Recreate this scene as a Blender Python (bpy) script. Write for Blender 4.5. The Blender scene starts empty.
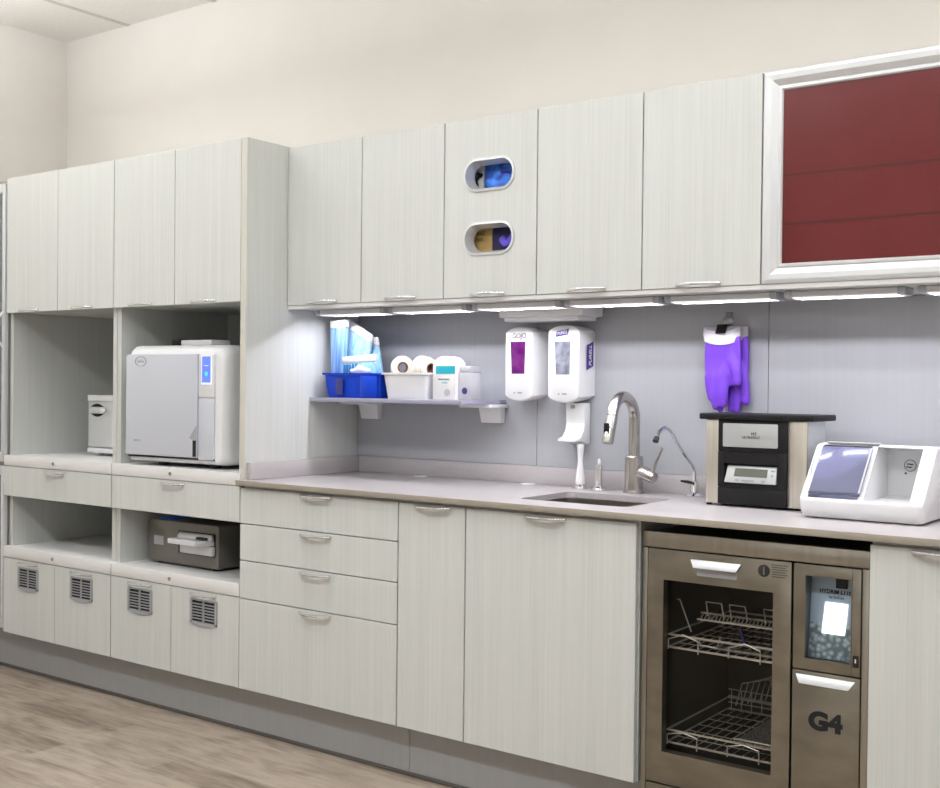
import bpy, bmesh, math, random
from mathutils import Vector, Matrix
random.seed(7)
S = bpy.context.scene
COL = S.collection
PI = math.pi

# ------------------------------------------------------------------ materials
def mat(name, color, rough=0.5, metal=0.0, **kw):
    m = bpy.data.materials.new(name); m.use_nodes = True
    b = m.node_tree.nodes['Principled BSDF']
    b.inputs['Base Color'].default_value = (*color, 1)
    b.inputs['Roughness'].default_value = rough
    b.inputs['Metallic'].default_value = metal
    for k, v in kw.items():
        b.inputs[k.replace('_', ' ')].default_value = v
    return m

def noise_color(m, c0, c1, scale, stretch=(1, 1, 1), detail=3, p0=0.35, p1=0.65, bump=0.0, rough=None, dist=0.0):
    """procedural two-colour noise in object coordinates"""
    nt = m.node_tree; N = nt.nodes; L = nt.links; b = N['Principled BSDF']
    tc = N.new('ShaderNodeTexCoord'); mp = N.new('ShaderNodeMapping'); mp.inputs['Scale'].default_value = stretch
    nz = N.new('ShaderNodeTexNoise'); nz.inputs['Scale'].default_value = scale; nz.inputs['Detail'].default_value = detail
    nz.inputs['Distortion'].default_value = dist
    cr = N.new('ShaderNodeValToRGB'); cr.color_ramp.elements[0].position = p0; cr.color_ramp.elements[1].position = p1
    cr.color_ramp.elements[0].color = (*c0, 1); cr.color_ramp.elements[1].color = (*c1, 1)
    L.new(tc.outputs['Object'], mp.inputs['Vector']); L.new(mp.outputs['Vector'], nz.inputs['Vector'])
    L.new(nz.outputs['Fac'], cr.inputs['Fac']); L.new(cr.outputs['Color'], b.inputs['Base Color'])
    if bump:
        bp = N.new('ShaderNodeBump'); bp.inputs['Strength'].default_value = bump; bp.inputs['Distance'].default_value = 0.002
        L.new(nz.outputs['Fac'], bp.inputs['Height']); L.new(bp.outputs['Normal'], b.inputs['Normal'])
    if rough:
        mr = N.new('ShaderNodeMapRange'); mr.inputs['To Min'].default_value = rough[0]; mr.inputs['To Max'].default_value = rough[1]
        L.new(nz.outputs['Fac'], mr.inputs['Value']); L.new(mr.outputs['Result'], b.inputs['Roughness'])
    return m

def emis(name, color, strength):
    m = bpy.data.materials.new(name); m.use_nodes = True
    b = m.node_tree.nodes['Principled BSDF']
    b.inputs['Base Color'].default_value = (*color, 1)
    b.inputs['Emission Color'].default_value = (*color, 1); b.inputs['Emission Strength'].default_value = strength
    return m

def clear(name, tint, alpha_mix=0.12, rough=0.05, gloss=(1, 1, 1), diffuse=None, dmix=0.0, ior=1.45):
    """thin pane: transparent + gloss (+ some diffuse haze)"""
    m = bpy.data.materials.new(name); m.use_nodes = True
    nt = m.node_tree; N = nt.nodes; L = nt.links
    N.remove(N['Principled BSDF']); out = N['Material Output']
    t = N.new('ShaderNodeBsdfTransparent'); t.inputs['Color'].default_value = (*tint, 1)
    g = N.new('ShaderNodeBsdfGlossy'); g.inputs['Roughness'].default_value = rough; g.inputs['Color'].default_value = (*gloss, 1)
    base = t.outputs[0]
    if diffuse:
        d = N.new('ShaderNodeBsdfDiffuse'); d.inputs['Color'].default_value = (*diffuse, 1)
        mx = N.new('ShaderNodeMixShader'); mx.inputs[0].default_value = dmix
        L.new(base, mx.inputs[1]); L.new(d.outputs[0], mx.inputs[2]); base = mx.outputs[0]
    fr = N.new('ShaderNodeFresnel'); fr.inputs['IOR'].default_value = ior
    ad = N.new('ShaderNodeMath'); ad.operation = 'MULTIPLY_ADD'; ad.inputs[1].default_value = 1.0; ad.inputs[2].default_value = alpha_mix
    L.new(fr.outputs[0], ad.inputs[0])
    m2 = N.new('ShaderNodeMixShader'); L.new(ad.outputs[0], m2.inputs[0]); L.new(base, m2.inputs[1]); L.new(g.outputs[0], m2.inputs[2])
    L.new(m2.outputs[0], out.inputs['Surface'])
    return m

M = {}
def laminate(name, a, b):
    m = mat(name, a, 0.42)
    nt = m.node_tree; N = nt.nodes; L = nt.links; bs = N['Principled BSDF']
    tc = N.new('ShaderNodeTexCoord'); mp = N.new('ShaderNodeMapping'); mp.inputs['Scale'].default_value = (1, 1, 0.012)
    n1 = N.new('ShaderNodeTexNoise'); n1.inputs['Scale'].default_value = 150; n1.inputs['Detail'].default_value = 3; n1.inputs['Roughness'].default_value = 0.7
    n2 = N.new('ShaderNodeTexNoise'); n2.inputs['Scale'].default_value = 32; n2.inputs['Detail'].default_value = 2
    ad = N.new('ShaderNodeMath'); ad.operation = 'MULTIPLY_ADD'; ad.inputs[1].default_value = 0.35
    mlt = N.new('ShaderNodeMath'); mlt.operation = 'MULTIPLY'; mlt.inputs[1].default_value = 0.65
    cr = N.new('ShaderNodeValToRGB'); cr.color_ramp.elements[0].position = 0.36; cr.color_ramp.elements[1].position = 0.62
    cr.color_ramp.elements[0].color = (*a, 1); cr.color_ramp.elements[1].color = (*b, 1)
    L.new(tc.outputs['Object'], mp.inputs[0]); L.new(mp.outputs[0], n1.inputs[0]); L.new(mp.outputs[0], n2.inputs[0])
    L.new(n1.outputs[0], mlt.inputs[0]); L.new(n2.outputs[0], ad.inputs[0]); L.new(mlt.outputs[0], ad.inputs[2])
    L.new(ad.outputs[0], cr.inputs[0]); L.new(cr.outputs[0], bs.inputs['Base Color'])
    return m
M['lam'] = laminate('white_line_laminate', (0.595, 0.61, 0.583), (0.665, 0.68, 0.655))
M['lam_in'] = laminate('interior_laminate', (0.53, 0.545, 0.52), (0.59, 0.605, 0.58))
M['edge'] = mat('cream_edge_band', (0.60, 0.585, 0.52), 0.45)
M['tray'] = mat('white_solid_surface', (0.78, 0.77, 0.76), 0.35)
M['counter'] = noise_color(mat('taupe_counter', (0.45, 0.42, 0.41), 0.28), (0.44, 0.41, 0.415), (0.50, 0.47, 0.475), 260, detail=2)
M['counter_shade'] = mat('taupe_edge_shaded', (0.30, 0.265, 0.215), 0.45)  # front darker than the top: the difference in light is put into colour
M['backsplash'] = noise_color(mat('grey_backsplash', (0.42, 0.45, 0.46), 0.38), (0.385, 0.395, 0.42), (0.40, 0.41, 0.435), 90, (1, 1, 0.02))
M['wall'] = noise_color(mat('beige_paint', (0.6, 0.55, 0.49), 0.8), (0.80, 0.765, 0.715), (0.82, 0.785, 0.735), 3)
M['ceiling'] = noise_color(mat('ceiling_tile', (0.72, 0.69, 0.63), 0.9), (0.84, 0.81, 0.76), (0.88, 0.85, 0.80), 60)
M['tbar'] = mat('ceiling_tee', (0.62, 0.59, 0.54), 0.6)
M['plinth'] = noise_color(mat('grey_plinth', (0.25, 0.26, 0.28), 0.4), (0.34, 0.345, 0.35), (0.355, 0.36, 0.365), 40, (1, 1, 0.05))
M['rubber_base'] = mat('dark_floor_seal', (0.10, 0.09, 0.08), 0.6)
M['nickel'] = mat('brushed_nickel', (0.50, 0.48, 0.455), 0.24, 1.0)
M['handle'] = mat('satin_handle', (0.80, 0.80, 0.80), 0.26, 0.95)
M['chrome'] = mat('chrome', (0.85, 0.85, 0.87), 0.08, 1.0)
M['steel'] = noise_color(mat('brushed_steel', (0.42, 0.38, 0.33), 0.3, 1.0), (0.235, 0.215, 0.175), (0.29, 0.265, 0.22), 14, (0.6, 1, 1.4), rough=(0.26, 0.38))
M['steel_frame'] = noise_color(mat('brushed_steel_frame', (0.42, 0.38, 0.33), 0.3, 1.0), (0.32, 0.30, 0.255), (0.37, 0.345, 0.30), 60, (1, 1, 0.02), rough=(0.28, 0.36))
M['steel_sink'] = mat('sink_steel', (0.42, 0.38, 0.34), 0.3, 1.0)
M['alu'] = mat('anodised_aluminium', (0.70, 0.715, 0.725), 0.38, 0.45)
M['plate'] = mat('silver_plate', (0.50, 0.52, 0.52), 0.45, 0.4)
M['silver'] = noise_color(mat('champagne_silver', (0.62, 0.58, 0.5), 0.35, 0.8), (0.58, 0.545, 0.47), (0.66, 0.62, 0.54), 120, (1, 1, 0.02))
M['grey_metal'] = mat('grey_metal', (0.32, 0.31, 0.29), 0.4, 0.5)
M['bronze'] = mat('bronze_grey_case', (0.17, 0.16, 0.14), 0.35, 0.5)
M['white'] = mat('white_plastic', (0.80, 0.80, 0.81), 0.3)
M['white_cool'] = mat('cool_white_enamel', (0.60, 0.625, 0.69), 0.3)
M['offwhite'] = mat('offwhite_plastic', (0.70, 0.70, 0.71), 0.4)
M['grey_plastic'] = mat('grey_plastic', (0.42, 0.43, 0.45), 0.4)
M['vent'] = mat('vent_grey', (0.36, 0.37, 0.39), 0.4)
M['dark'] = mat('black_plastic', (0.010, 0.010, 0.011), 0.4, Specular_IOR_Level=0.3)
M['charcoal'] = mat('charcoal_plastic', (0.013, 0.0125, 0.013), 0.45, Specular_IOR_Level=0.15)
M['black'] = mat('black_recess', (0.006, 0.006, 0.006), 0.7)
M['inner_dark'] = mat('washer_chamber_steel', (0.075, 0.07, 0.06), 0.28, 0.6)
M['ink'] = mat('grey_ink', (0.03, 0.03, 0.032), 0.5, Specular_IOR_Level=0.2)
M['lightink'] = mat('light_grey_ink', (0.33, 0.33, 0.35), 0.5)
M['g4'] = mat('charcoal_ink', (0.016, 0.016, 0.018), 0.6, Specular_IOR_Level=0.2)
M['violet_ink'] = mat('violet_ink', (0.055, 0.018, 0.24), 0.4)
M['navy_ink'] = mat('navy_ink', (0.03, 0.03, 0.16), 0.4)
M['wire'] = mat('steel_wire', (0.95, 0.94, 0.91), 0.3, 0.45)
M['purple'] = mat('purple_rubber', (0.175, 0.055, 0.60), 0.5, Specular_IOR_Level=0.35)
M['cuff'] = mat('white_cuff', (0.78, 0.76, 0.82), 0.6)
M['blue'] = mat('blue_plastic', (0.002, 0.045, 0.50), 0.4, Specular_IOR_Level=0.25)
M['film'] = noise_color(mat('blue_pouch_film', (0.28, 0.55, 0.80), 0.25), (0.20, 0.44, 0.70), (0.40, 0.60, 0.76), 38, (1, 1, 0.5), dist=1.0)
M['film_deep'] = noise_color(mat('deep_blue_pouch_film', (0.1, 0.35, 0.75), 0.25), (0.05, 0.20, 0.62), (0.33, 0.52, 0.80), 60, (1, 1, 0.03))
M['pouch_edge'] = mat('blue_pouch_edge', (0.02, 0.16, 0.42), 0.4)
M['paper'] = mat('white_paper', (0.80, 0.79, 0.77), 0.7)
M['tape'] = mat('cream_tape', (0.74, 0.68, 0.58), 0.6)
M['tape_core'] = mat('brown_core', (0.20, 0.09, 0.05), 0.7)
M['teal'] = mat('teal_print', (0.01, 0.36, 0.47), 0.4)
M['navy'] = mat('navy_print', (0.03, 0.03, 0.14), 0.4)
M['magenta_window'] = noise_color(mat('purple_soap', (0.16, 0.01, 0.2), 0.12), (0.10, 0.006, 0.12), (0.17, 0.02, 0.18), 30)
M['grey_window'] = noise_color(mat('clear_gel', (0.3, 0.33, 0.4), 0.1), (0.16, 0.17, 0.21), (0.34, 0.36, 0.43), 35)
M['kraft'] = noise_color(mat('kraft_card', (0.5, 0.33, 0.12), 0.7), (0.50, 0.33, 0.10), (0.58, 0.40, 0.15), 40)
M['glove_blue'] = noise_color(mat('blue_nitrile', (0.02, 0.09, 0.6), 0.4), (0.01, 0.05, 0.42), (0.05, 0.25, 0.85), 30)
M['glove_violet'] = mat('violet_nitrile', (0.14, 0.10, 0.75), 0.4)
M['dark_card'] = mat('dark_blue_card', (0.012, 0.01, 0.07), 0.5)
M['acrylic'] = clear('lavender_acrylic', (0.82, 0.82, 0.96), 0.06, 0.1, diffuse=(0.74, 0.74, 0.95), dmix=0.45)
M['lid_clear'] = clear('blue_clear_lid', (0.68, 0.69, 0.90), 0.0, 0.12, diffuse=(0.52, 0.54, 0.80), dmix=0.30, gloss=(0.5, 0.5, 0.55))
M['smoke_glass'] = clear('smoked_door_glass', (0.90, 0.89, 0.86), 0.0, 0.03, ior=1.22)
M['case_glass'] = clear('cabinet_glass', (0.62, 0.70, 0.78), 0.10, 0.05, diffuse=(0.35, 0.42, 0.5), dmix=0.35)
M['window_glass'] = clear('display_window_glass', (0.92, 0.95, 0.97), 0.0, 0.03, ior=1.25)
M['clear_hook'] = clear('clear_hook_plastic', (0.85, 0.86, 0.88), 0.12, 0.05)
M['clear_jar'] = clear('clear_jar_plastic', (0.90, 0.90, 0.95), 0.06, 0.08, diffuse=(0.8, 0.8, 0.86), dmix=0.5)
M['red_glass'] = noise_color(mat('red_frosted_glass', (0.12, 0.02, 0.02), 0.3), (0.098, 0.013, 0.013), (0.108, 0.016, 0.017), 8)
M['red_glass'].node_tree.nodes['Principled BSDF'].inputs['Coat Weight'].default_value = 0.0
M['red_glass'].node_tree.nodes['Principled BSDF'].inputs['Specular IOR Level'].default_value = 0.3
M['red_glass'].node_tree.nodes['Principled BSDF'].inputs['Coat Roughness'].default_value = 0.35
M['red_line'] = mat('dark_red_shelf_edge', (0.07, 0.010, 0.011), 0.4, Specular_IOR_Level=0.3)
M['lamp'] = emis('lamp_lens', (0.95, 0.95, 1.0), 0.7)
M['screen_blue'] = emis('blue_lcd', (0.10, 0.17, 0.85), 0.75)
M['screen_pale'] = emis('pale_lcd_frame', (0.70, 0.78, 1.0), 0.7)
M['screen_green'] = emis('green_lcd_mark', (0.05, 0.55, 0.55), 0.6)
M['screen_white'] = emis('white_lcd', (1.0, 1.0, 1.0), 1.4)
M['lcd'] = mat('olive_lcd', (0.075, 0.075, 0.05), 0.3)
M['panel_blue'] = mat('pale_blue_fascia', (0.62, 0.70, 0.78), 0.35)
M['panel_side'] = mat('dark_blue_recess', (0.10, 0.12, 0.15), 0.4)
# bubble print on the lower fascia
m = mat('bubble_print', (0.4, 0.45, 0.47), 0.35); nt = m.node_tree; N = nt.nodes; L = nt.links
tc = N.new('ShaderNodeTexCoord'); vo = N.new('ShaderNodeTexVoronoi'); vo.inputs['Scale'].default_value = 75
cr = N.new('ShaderNodeValToRGB'); e = cr.color_ramp.elements; e[0].position = 0.15; e[0].color = (0.85, 0.92, 0.92, 1); e[1].position = 0.65; e[1].color = (0.24, 0.29, 0.29, 1)
L.new(tc.outputs['Object'], vo.inputs['Vector']); L.new(vo.outputs['Distance'], cr.inputs[0]); L.new(cr.outputs[0], N['Principled BSDF'].inputs['Base Color'])
M['bubble'] = m
# wood plank floor, boards along X
m = mat('greige_plank_floor', (0.3, 0.25, 0.2), 0.42); nt = m.node_tree; N = nt.nodes; L = nt.links; bs = N['Principled BSDF']
tc = N.new('ShaderNodeTexCoord'); br = N.new('ShaderNodeTexBrick')
br.inputs['Scale'].default_value = 1.0; br.inputs['Brick Width'].default_value = 1.2; br.inputs['Row Height'].default_value = 0.15
br.inputs['Mortar Size'].default_value = 0.0012; br.inputs['Color1'].default_value = (0.0, 0.0, 0.0, 1); br.inputs['Color2'].default_value = (1, 1, 1, 1)
br.inputs['Mortar'].default_value = (0.1, 0.1, 0.1, 1); br.offset = 0.37
mp = N.new('ShaderNodeMapping'); mp.inputs['Scale'].default_value = (0.12, 1.0, 1.0)
n1 = N.new('ShaderNodeTexNoise'); n1.inputs['Scale'].default_value = 42; n1.inputs['Detail'].default_value = 6; n1.inputs['Roughness'].default_value = 0.65; n1.inputs['Distortion'].default_value = 0.6
mp2 = N.new('ShaderNodeMapping'); mp2.inputs['Scale'].default_value = (0.35, 1.0, 1.0)
n2 = N.new('ShaderNodeTexNoise'); n2.inputs['Scale'].default_value = 9; n2.inputs['Detail'].default_value = 3; n2.inputs['Distortion'].default_value = 1.2
a1 = N.new('ShaderNodeMath'); a1.operation = 'MULTIPLY_ADD'; a1.inputs[1].default_value = 0.55
a2 = N.new('ShaderNodeMath'); a2.operation = 'MULTIPLY_ADD'; a2.inputs[1].default_value = 0.50
a3 = N.new('ShaderNodeMath'); a3.operation = 'MULTIPLY'; a3.inputs[1].default_value = 0.13
cr = N.new('ShaderNodeValToRGB'); e = cr.color_ramp.elements
e[0].position = 0.42; e[0].color = (0.165, 0.128, 0.095, 1); e[1].position = 0.70; e[1].color = (0.40, 0.335, 0.27, 1)
x = cr.color_ramp.elements.new(0.55); x.color = (0.285, 0.230, 0.178, 1)
L.new(tc.outputs['Object'], br.inputs['Vector']); L.new(tc.outputs['Object'], mp.inputs[0]); L.new(mp.outputs[0], n1.inputs[0])
L.new(tc.outputs['Object'], mp2.inputs[0]); L.new(mp2.outputs[0], n2.inputs[0])
L.new(br.outputs['Color'], a3.inputs[0]); L.new(n2.outputs[0], a2.inputs[0]); L.new(a3.outputs[0], a2.inputs[2])
L.new(n1.outputs[0], a1.inputs[0]); L.new(a2.outputs[0], a1.inputs[2]); L.new(a1.outputs[0], cr.inputs[0]); L.new(cr.outputs[0], bs.inputs['Base Color'])
M['floor'] = m

# ------------------------------------------------------------------ mesh helpers
class MB:
    def __init__(s): s.bm = bmesh.new()
    def _bevel(s, geom_faces, w, seg=2):
        es = list({e for f in geom_faces for e in f.edges})
        bmesh.ops.bevel(s.bm, geom=es, offset=w, segments=seg, profile=0.5, affect='EDGES', clamp_overlap=True)
    def box(s, x0, x1, y0, y1, z0, z1, b=0.0, seg=2):
        vs = [s.bm.verts.new(p) for p in [(x0,y0,z0),(x1,y0,z0),(x1,y1,z0),(x0,y1,z0),(x0,y0,z1),(x1,y0,z1),(x1,y1,z1),(x0,y1,z1)]]
        fs = [s.bm.faces.new([vs[i] for i in q]) for q in [(3,2,1,0),(4,5,6,7),(0,1,5,4),(1,2,6,5),(2,3,7,6),(3,0,4,7)]]
        if b: s._bevel(fs, b, seg)
        return s
    def hexa(s, pts, b=0.0):
        """8 points: bottom ring 4, top ring 4"""
        vs = [s.bm.verts.new(p) for p in pts]
        fs = [s.bm.faces.new([vs[i] for i in q]) for q in [(3,2,1,0),(4,5,6,7),(0,1,5,4),(1,2,6,5),(2,3,7,6),(3,0,4,7)]]
        if b: s._bevel(fs, b)
        return s
    def prism(s, prof, axis, lo, hi, b=0.0):
        """closed outline extruded along axis. prof 2-D: axis x -> (y,z); y -> (x,z); z -> (x,y)"""
        def P(a, c, t): return {'x': (t, a, c), 'y': (a, t, c), 'z': (a, c, t)}[axis]
        A = [s.bm.verts.new(P(a, c, lo)) for a, c in prof]; B = [s.bm.verts.new(P(a, c, hi)) for a, c in prof]
        n = len(prof); fs = [s.bm.faces.new(A), s.bm.faces.new(B[::-1])]
        caps = fs[:]
        for i in range(n): fs.append(s.bm.faces.new([A[i], B[i], B[(i+1) % n], A[(i+1) % n]]))
        bmesh.ops.recalc_face_normals(s.bm, faces=fs)
        if b:
            es = list({e for f in caps for e in f.edges})
            bmesh.ops.bevel(s.bm, geom=es, offset=b, segments=2, profile=0.5, affect='EDGES', clamp_overlap=True)
        return s
    def lathe(s, prof, o=(0, 0, 0), seg=24, axis='z'):
        """prof list of (r, t) from bottom to top"""
        rings = []
        for r, t in prof:
            ring = []
            for k in range(seg):
                a = 2*PI*k/seg; u, v = r*math.cos(a), r*math.sin(a)
                p = {'z': (u, v, t), 'y': (u, t, v), 'x': (t, u, v)}[axis]
                ring.append(s.bm.verts.new((o[0]+p[0], o[1]+p[1], o[2]+p[2])))
            rings.append(ring)
        fs = []
        for A, B in zip(rings, rings[1:]):
            for k in range(seg): fs.append(s.bm.faces.new([A[k], A[(k+1) % seg], B[(k+1) % seg], B[k]]))
        fs.append(s.bm.faces.new(rings[0][::-1])); fs.append(s.bm.faces.new(rings[-1]))
        bmesh.ops.recalc_face_normals(s.bm, faces=fs)
        return s
    def ring_lathe(s, prof, o=(0, 0, 0), seg=32, axis='z'):
        """closed profile revolved (torus-like)"""
        rings = []
        for r, t in prof:
            ring = []
            for k in range(seg):
                a = 2*PI*k/seg; u, v = r*math.cos(a), r*math.sin(a)
                p = {'z': (u, v, t), 'y': (u, t, v), 'x': (t, u, v)}[axis]
                ring.append(s.bm.verts.new((o[0]+p[0], o[1]+p[1], o[2]+p[2])))
            rings.append(ring)
        fs = []; n = len(rings)
        for i in range(n):
            A, B = rings[i], rings[(i+1) % n]
            for k in range(seg): fs.append(s.bm.faces.new([A[k], A[(k+1) % seg], B[(k+1) % seg], B[k]]))
        bmesh.ops.recalc_face_normals(s.bm, faces=fs)
        return s
    def tube(s, pts, r, seg=10, squash=None):
        """tube along a polyline; r number or list; squash = (axis index, factor)"""
        pts = [Vector(p) for p in pts]; n = len(pts); rs = r if isinstance(r, (list, tuple)) else [r]*n
        rings = []; up = None
        for i, p in enumerate(pts):
            d = (pts[min(i+1, n-1)] - pts[max(i-1, 0)]).normalized()
            if up is None:
                up = Vector((0, 0, 1)) if abs(d.z) < 0.9 else Vector((0, 1, 0))
            u = (up - d*up.dot(d)).normalized(); v = d.cross(u); up = u
            ring = []
            for k in range(seg):
                a = 2*PI*k/seg; q = (u*math.cos(a) + v*math.sin(a))*rs[i]
                if squash: q[squash[0]] *= squash[1]
                ring.append(s.bm.verts.new(p+q))
            rings.append(ring)
        fs = []
        for A, B in zip(rings, rings[1:]):
            for k in range(seg): fs.append(s.bm.faces.new([A[k], A[(k+1) % seg], B[(k+1) % seg], B[k]]))
        fs.append(s.bm.faces.new(rings[0][::-1])); fs.append(s.bm.faces.new(rings[-1]))
        bmesh.ops.recalc_face_normals(s.bm, faces=fs)
        return s
    def ball(s, c, r, sc=(1, 1, 1), seg=14):
        mtx = Matrix.Translation(c) @ Matrix.Diagonal((sc[0], sc[1], sc[2], 1))
        bmesh.ops.create_uvsphere(s.bm, u_segments=seg, v_segments=seg//2+2, radius=r, matrix=mtx); return s
    def loft(s, loops):
        """closed point loops joined one after another, ends capped"""
        R = [[s.bm.verts.new(p) for p in lp] for lp in loops]; n = len(R[0]); fs = []
        for A, B in zip(R, R[1:]):
            for k in range(n): fs.append(s.bm.faces.new([A[k], A[(k+1) % n], B[(k+1) % n], B[k]]))
        fs.append(s.bm.faces.new(R[0][::-1])); fs.append(s.bm.faces.new(R[-1]))
        bmesh.ops.recalc_face_normals(s.bm, faces=fs); return s
    def mesh(s, name, m, smooth=True, shift=None):
        me = bpy.data.meshes.new(name)
        if shift is not None: bmesh.ops.translate(s.bm, verts=s.bm.verts, vec=shift)
        s.bm.to_mesh(me); s.bm.free()
        if smooth:
            me.polygons.foreach_set('use_smooth', [True]*len(me.polygons))
            me.set_sharp_from_angle(angle=math.radians(35))
        me.materials.append(m); return me
    def build(s, name, m, parent=None, world=True, smooth=True):
        """links ONE object; coordinates given in world space are shifted to the parent's base"""
        sh = None
        if parent is not None and world: sh = -base_of(parent)
        o = bpy.data.objects.new(name, s.mesh(name, m, smooth, sh)); COL.objects.link(o)
        if parent is not None: o.parent = parent
        return o

def base_of(o):
    v = Vector((0, 0, 0))
    while o is not None:
        v += o.location; o = o.parent
    return v

def thing(name, label, cat, loc=(0, 0, 0), rz=0.0, group=None):
    o = bpy.data.objects.new(name, None); COL.objects.link(o); o.empty_display_size = 0.05
    o.location = loc; o.rotation_euler = (0, 0, rz); o['label'] = label; o['category'] = cat
    if group: o['group'] = group
    return o
def tag(o, label, cat, group=None):
    o['label'] = label; o['category'] = cat
    if group: o['group'] = group
    return o
def struct(o): o['kind'] = 'structure'; return o

def cut(o, cutters):
    """apply boolean differences to o; cutters are MB"""
    tmp = []
    for c in cutters:
        co = bpy.data.objects.new('tmp', c.mesh('tmp', M['dark'], False)); COL.objects.link(co); tmp.append(co)
        co.parent = o.parent
        md = o.modifiers.new('b', 'BOOLEAN'); md.operation = 'DIFFERENCE'; md.object = co; md.solver = 'EXACT'
    bpy.context.view_layer.update()
    me = bpy.data.meshes.new_from_object(o.evaluated_get(bpy.context.evaluated_depsgraph_get()))
    o.modifiers.clear(); old = o.data; o.data = me; me.name = o.name
    mm = old.materials[0]; me.materials.clear(); me.materials.append(mm)
    me.polygons.foreach_set('use_smooth', [True]*len(me.polygons)); me.set_sharp_from_angle(angle=math.radians(35))
    me.polygons.foreach_set('material_index', [0]*len(me.polygons))
    for co in tmp: bpy.data.objects.remove(co)
    return o

def remesh(o, voxel=0.003, smooth=4, subd=0):
    md = o.modifiers.new('r', 'REMESH'); md.mode = 'VOXEL'; md.voxel_size = voxel
    ms = o.modifiers.new('s', 'SMOOTH'); ms.iterations = smooth; ms.factor = 0.5
    bpy.context.view_layer.update()
    me = bpy.data.meshes.new_from_object(o.evaluated_get(bpy.context.evaluated_depsgraph_get()))
    o.modifiers.clear(); mm = o.data.materials[0]; o.data = me
    me.materials.clear(); me.materials.append(mm)
    me.polygons.foreach_set('use_smooth', [True]*len(me.polygons)); return o

def text(name, body, size, loc, m, parent, rot=(PI/2, 0, 0), depth=0.0004, align='CENTER', sx=1.0, shear=0.0, bold=0.0):
    """lettering as a mesh part; loc in the parent's local frame"""
    cu = bpy.data.curves.new(name, 'FONT'); cu.body = body; cu.size = size; cu.extrude = depth
    cu.align_x = align; cu.align_y = 'CENTER'; cu.shear = shear; cu.offset = bold
    t = bpy.data.objects.new('tmp', cu); COL.objects.link(t); bpy.context.view_layer.update()
    me = bpy.data.meshes.new_from_object(t.evaluated_get(bpy.context.evaluated_depsgraph_get()))
    bpy.data.objects.remove(t)
    from mathutils import Euler
    mtx = Matrix.Translation(loc) @ Euler(rot).to_matrix().to_4x4() @ Matrix.Diagonal((sx, 1, 1, 1))
    me.transform(mtx); me.materials.clear(); me.materials.append(m); me.name = name
    o = bpy.data.objects.new(name, me); COL.objects.link(o); o.parent = parent; return o

def rrect(x0, x1, z0, z1, r, n=5):
    """rounded rectangle outline; r number or 4 (bl, br, tr, tl)"""
    rs = r if isinstance(r, (list, tuple)) else [r]*4
    P = []
    for (cx, cz, a0, rr) in ((x0+rs[0], z0+rs[0], PI, rs[0]), (x1-rs[1], z0+rs[1], 1.5*PI, rs[1]), (x1-rs[2], z1-rs[2], 0, rs[2]), (x0+rs[3], z1-rs[3], 0.5*PI, rs[3])):
        for k in range(n+1):
            a = a0 + 0.5*PI*k/n; P.append((cx+rr*math.cos(a), cz+rr*math.sin(a)))
    return P
def arc(c, r, a0, a1, n, plane='yz', fixed=0):
    out = []
    for k in range(n+1):
        a = a0+(a1-a0)*k/n; u, v = c[0]+r*math.cos(a), c[1]+r*math.sin(a)
        out.append((fixed, u, v) if plane == 'yz' else (u, fixed, v))
    return out

# ------------------------------------------------------------------ dimensions (metres, wall plane y=0, floor z=0)
CT = 0.9423            # counter top
CU = 0.9235            # counter underside
YD = -0.620            # base door faces
YT = -0.616            # tower faces
YU = -0.412            # upper door faces
ZB = 0.181             # bottom of base doors
UZ0, UZ1 = 1.5875, 2.1803
TZ0, TZ1 = 1.5918, 2.1851
DT = 0.019
ZC = 3.0145

# ------------------------------------------------------------------ room shell
XL, XR, YF = -1.9988, 5.6, -5.6
struct(MB().box(XL, XR, YF, 0, -0.05, 0).build('floor', M['floor'], smooth=False))
struct(MB().box(XL, XR, 0, 0.1, 0, ZC).build('wall_back', M['wall'], smooth=False))
struct(MB().box(XL-0.1, XL, YF, 0.1, 0, ZC).build('wall_left', M['wall'], smooth=False))
struct(MB().box(XR, XR+0.1, YF, 0.1, 0, ZC).build('wall_right', M['wall'], smooth=False))
struct(MB().box(XL-0.1, XR+0.1, YF-0.1, YF, 0, ZC).build('wall_front', M['wall'], smooth=False))
struct(MB().box(XL-0.1, XR+0.1, YF-0.1, 0.1, ZC, ZC+0.1).build('ceiling', M['ceiling'], smooth=False))
tb = MB()
xs = [-1.505 + 0.615*i for i in range(12)]
for x in xs: tb.box(x-0.012, x+0.012, YF, -0.001, ZC-0.004, ZC-0.0002)
y = -0.61
while y > YF: tb.box(XL+0.001, XR, y-0.012, y+0.012, ZC-0.0045, ZC-0.0002); y -= 1.22
struct(tb.build('trim_1', M['tbar'], smooth=False))
# backsplash panels
for i, (a, b) in enumerate([(0.003, 0.8685), (0.8705, 1.735), (1.737, 2.87)]):
    struct(MB().box(a, b, -0.012, -0.0005, 1.0063, 1.5725, 0.0006, 1).build('trim_%d' % (i+2), M['backsplash'], smooth=False))
# plinths under the base units
struct(MB().box(-1.998, 0.7295, -0.55, -0.53, 0.013, ZB-0.001).build('baseboard_left', M['plinth'], smooth=False))
struct(MB().box(0.7315, 1.606, -0.55, -0.53, 0.013, ZB-0.001).build('baseboard_right', M['plinth'], smooth=False))
struct(MB().box(-1.998, 1.606, -0.556, -0.531, 0.0005, 0.0125, 0.002).build('baseboard_seal', M['rubber_base'], smooth=False))

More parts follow.
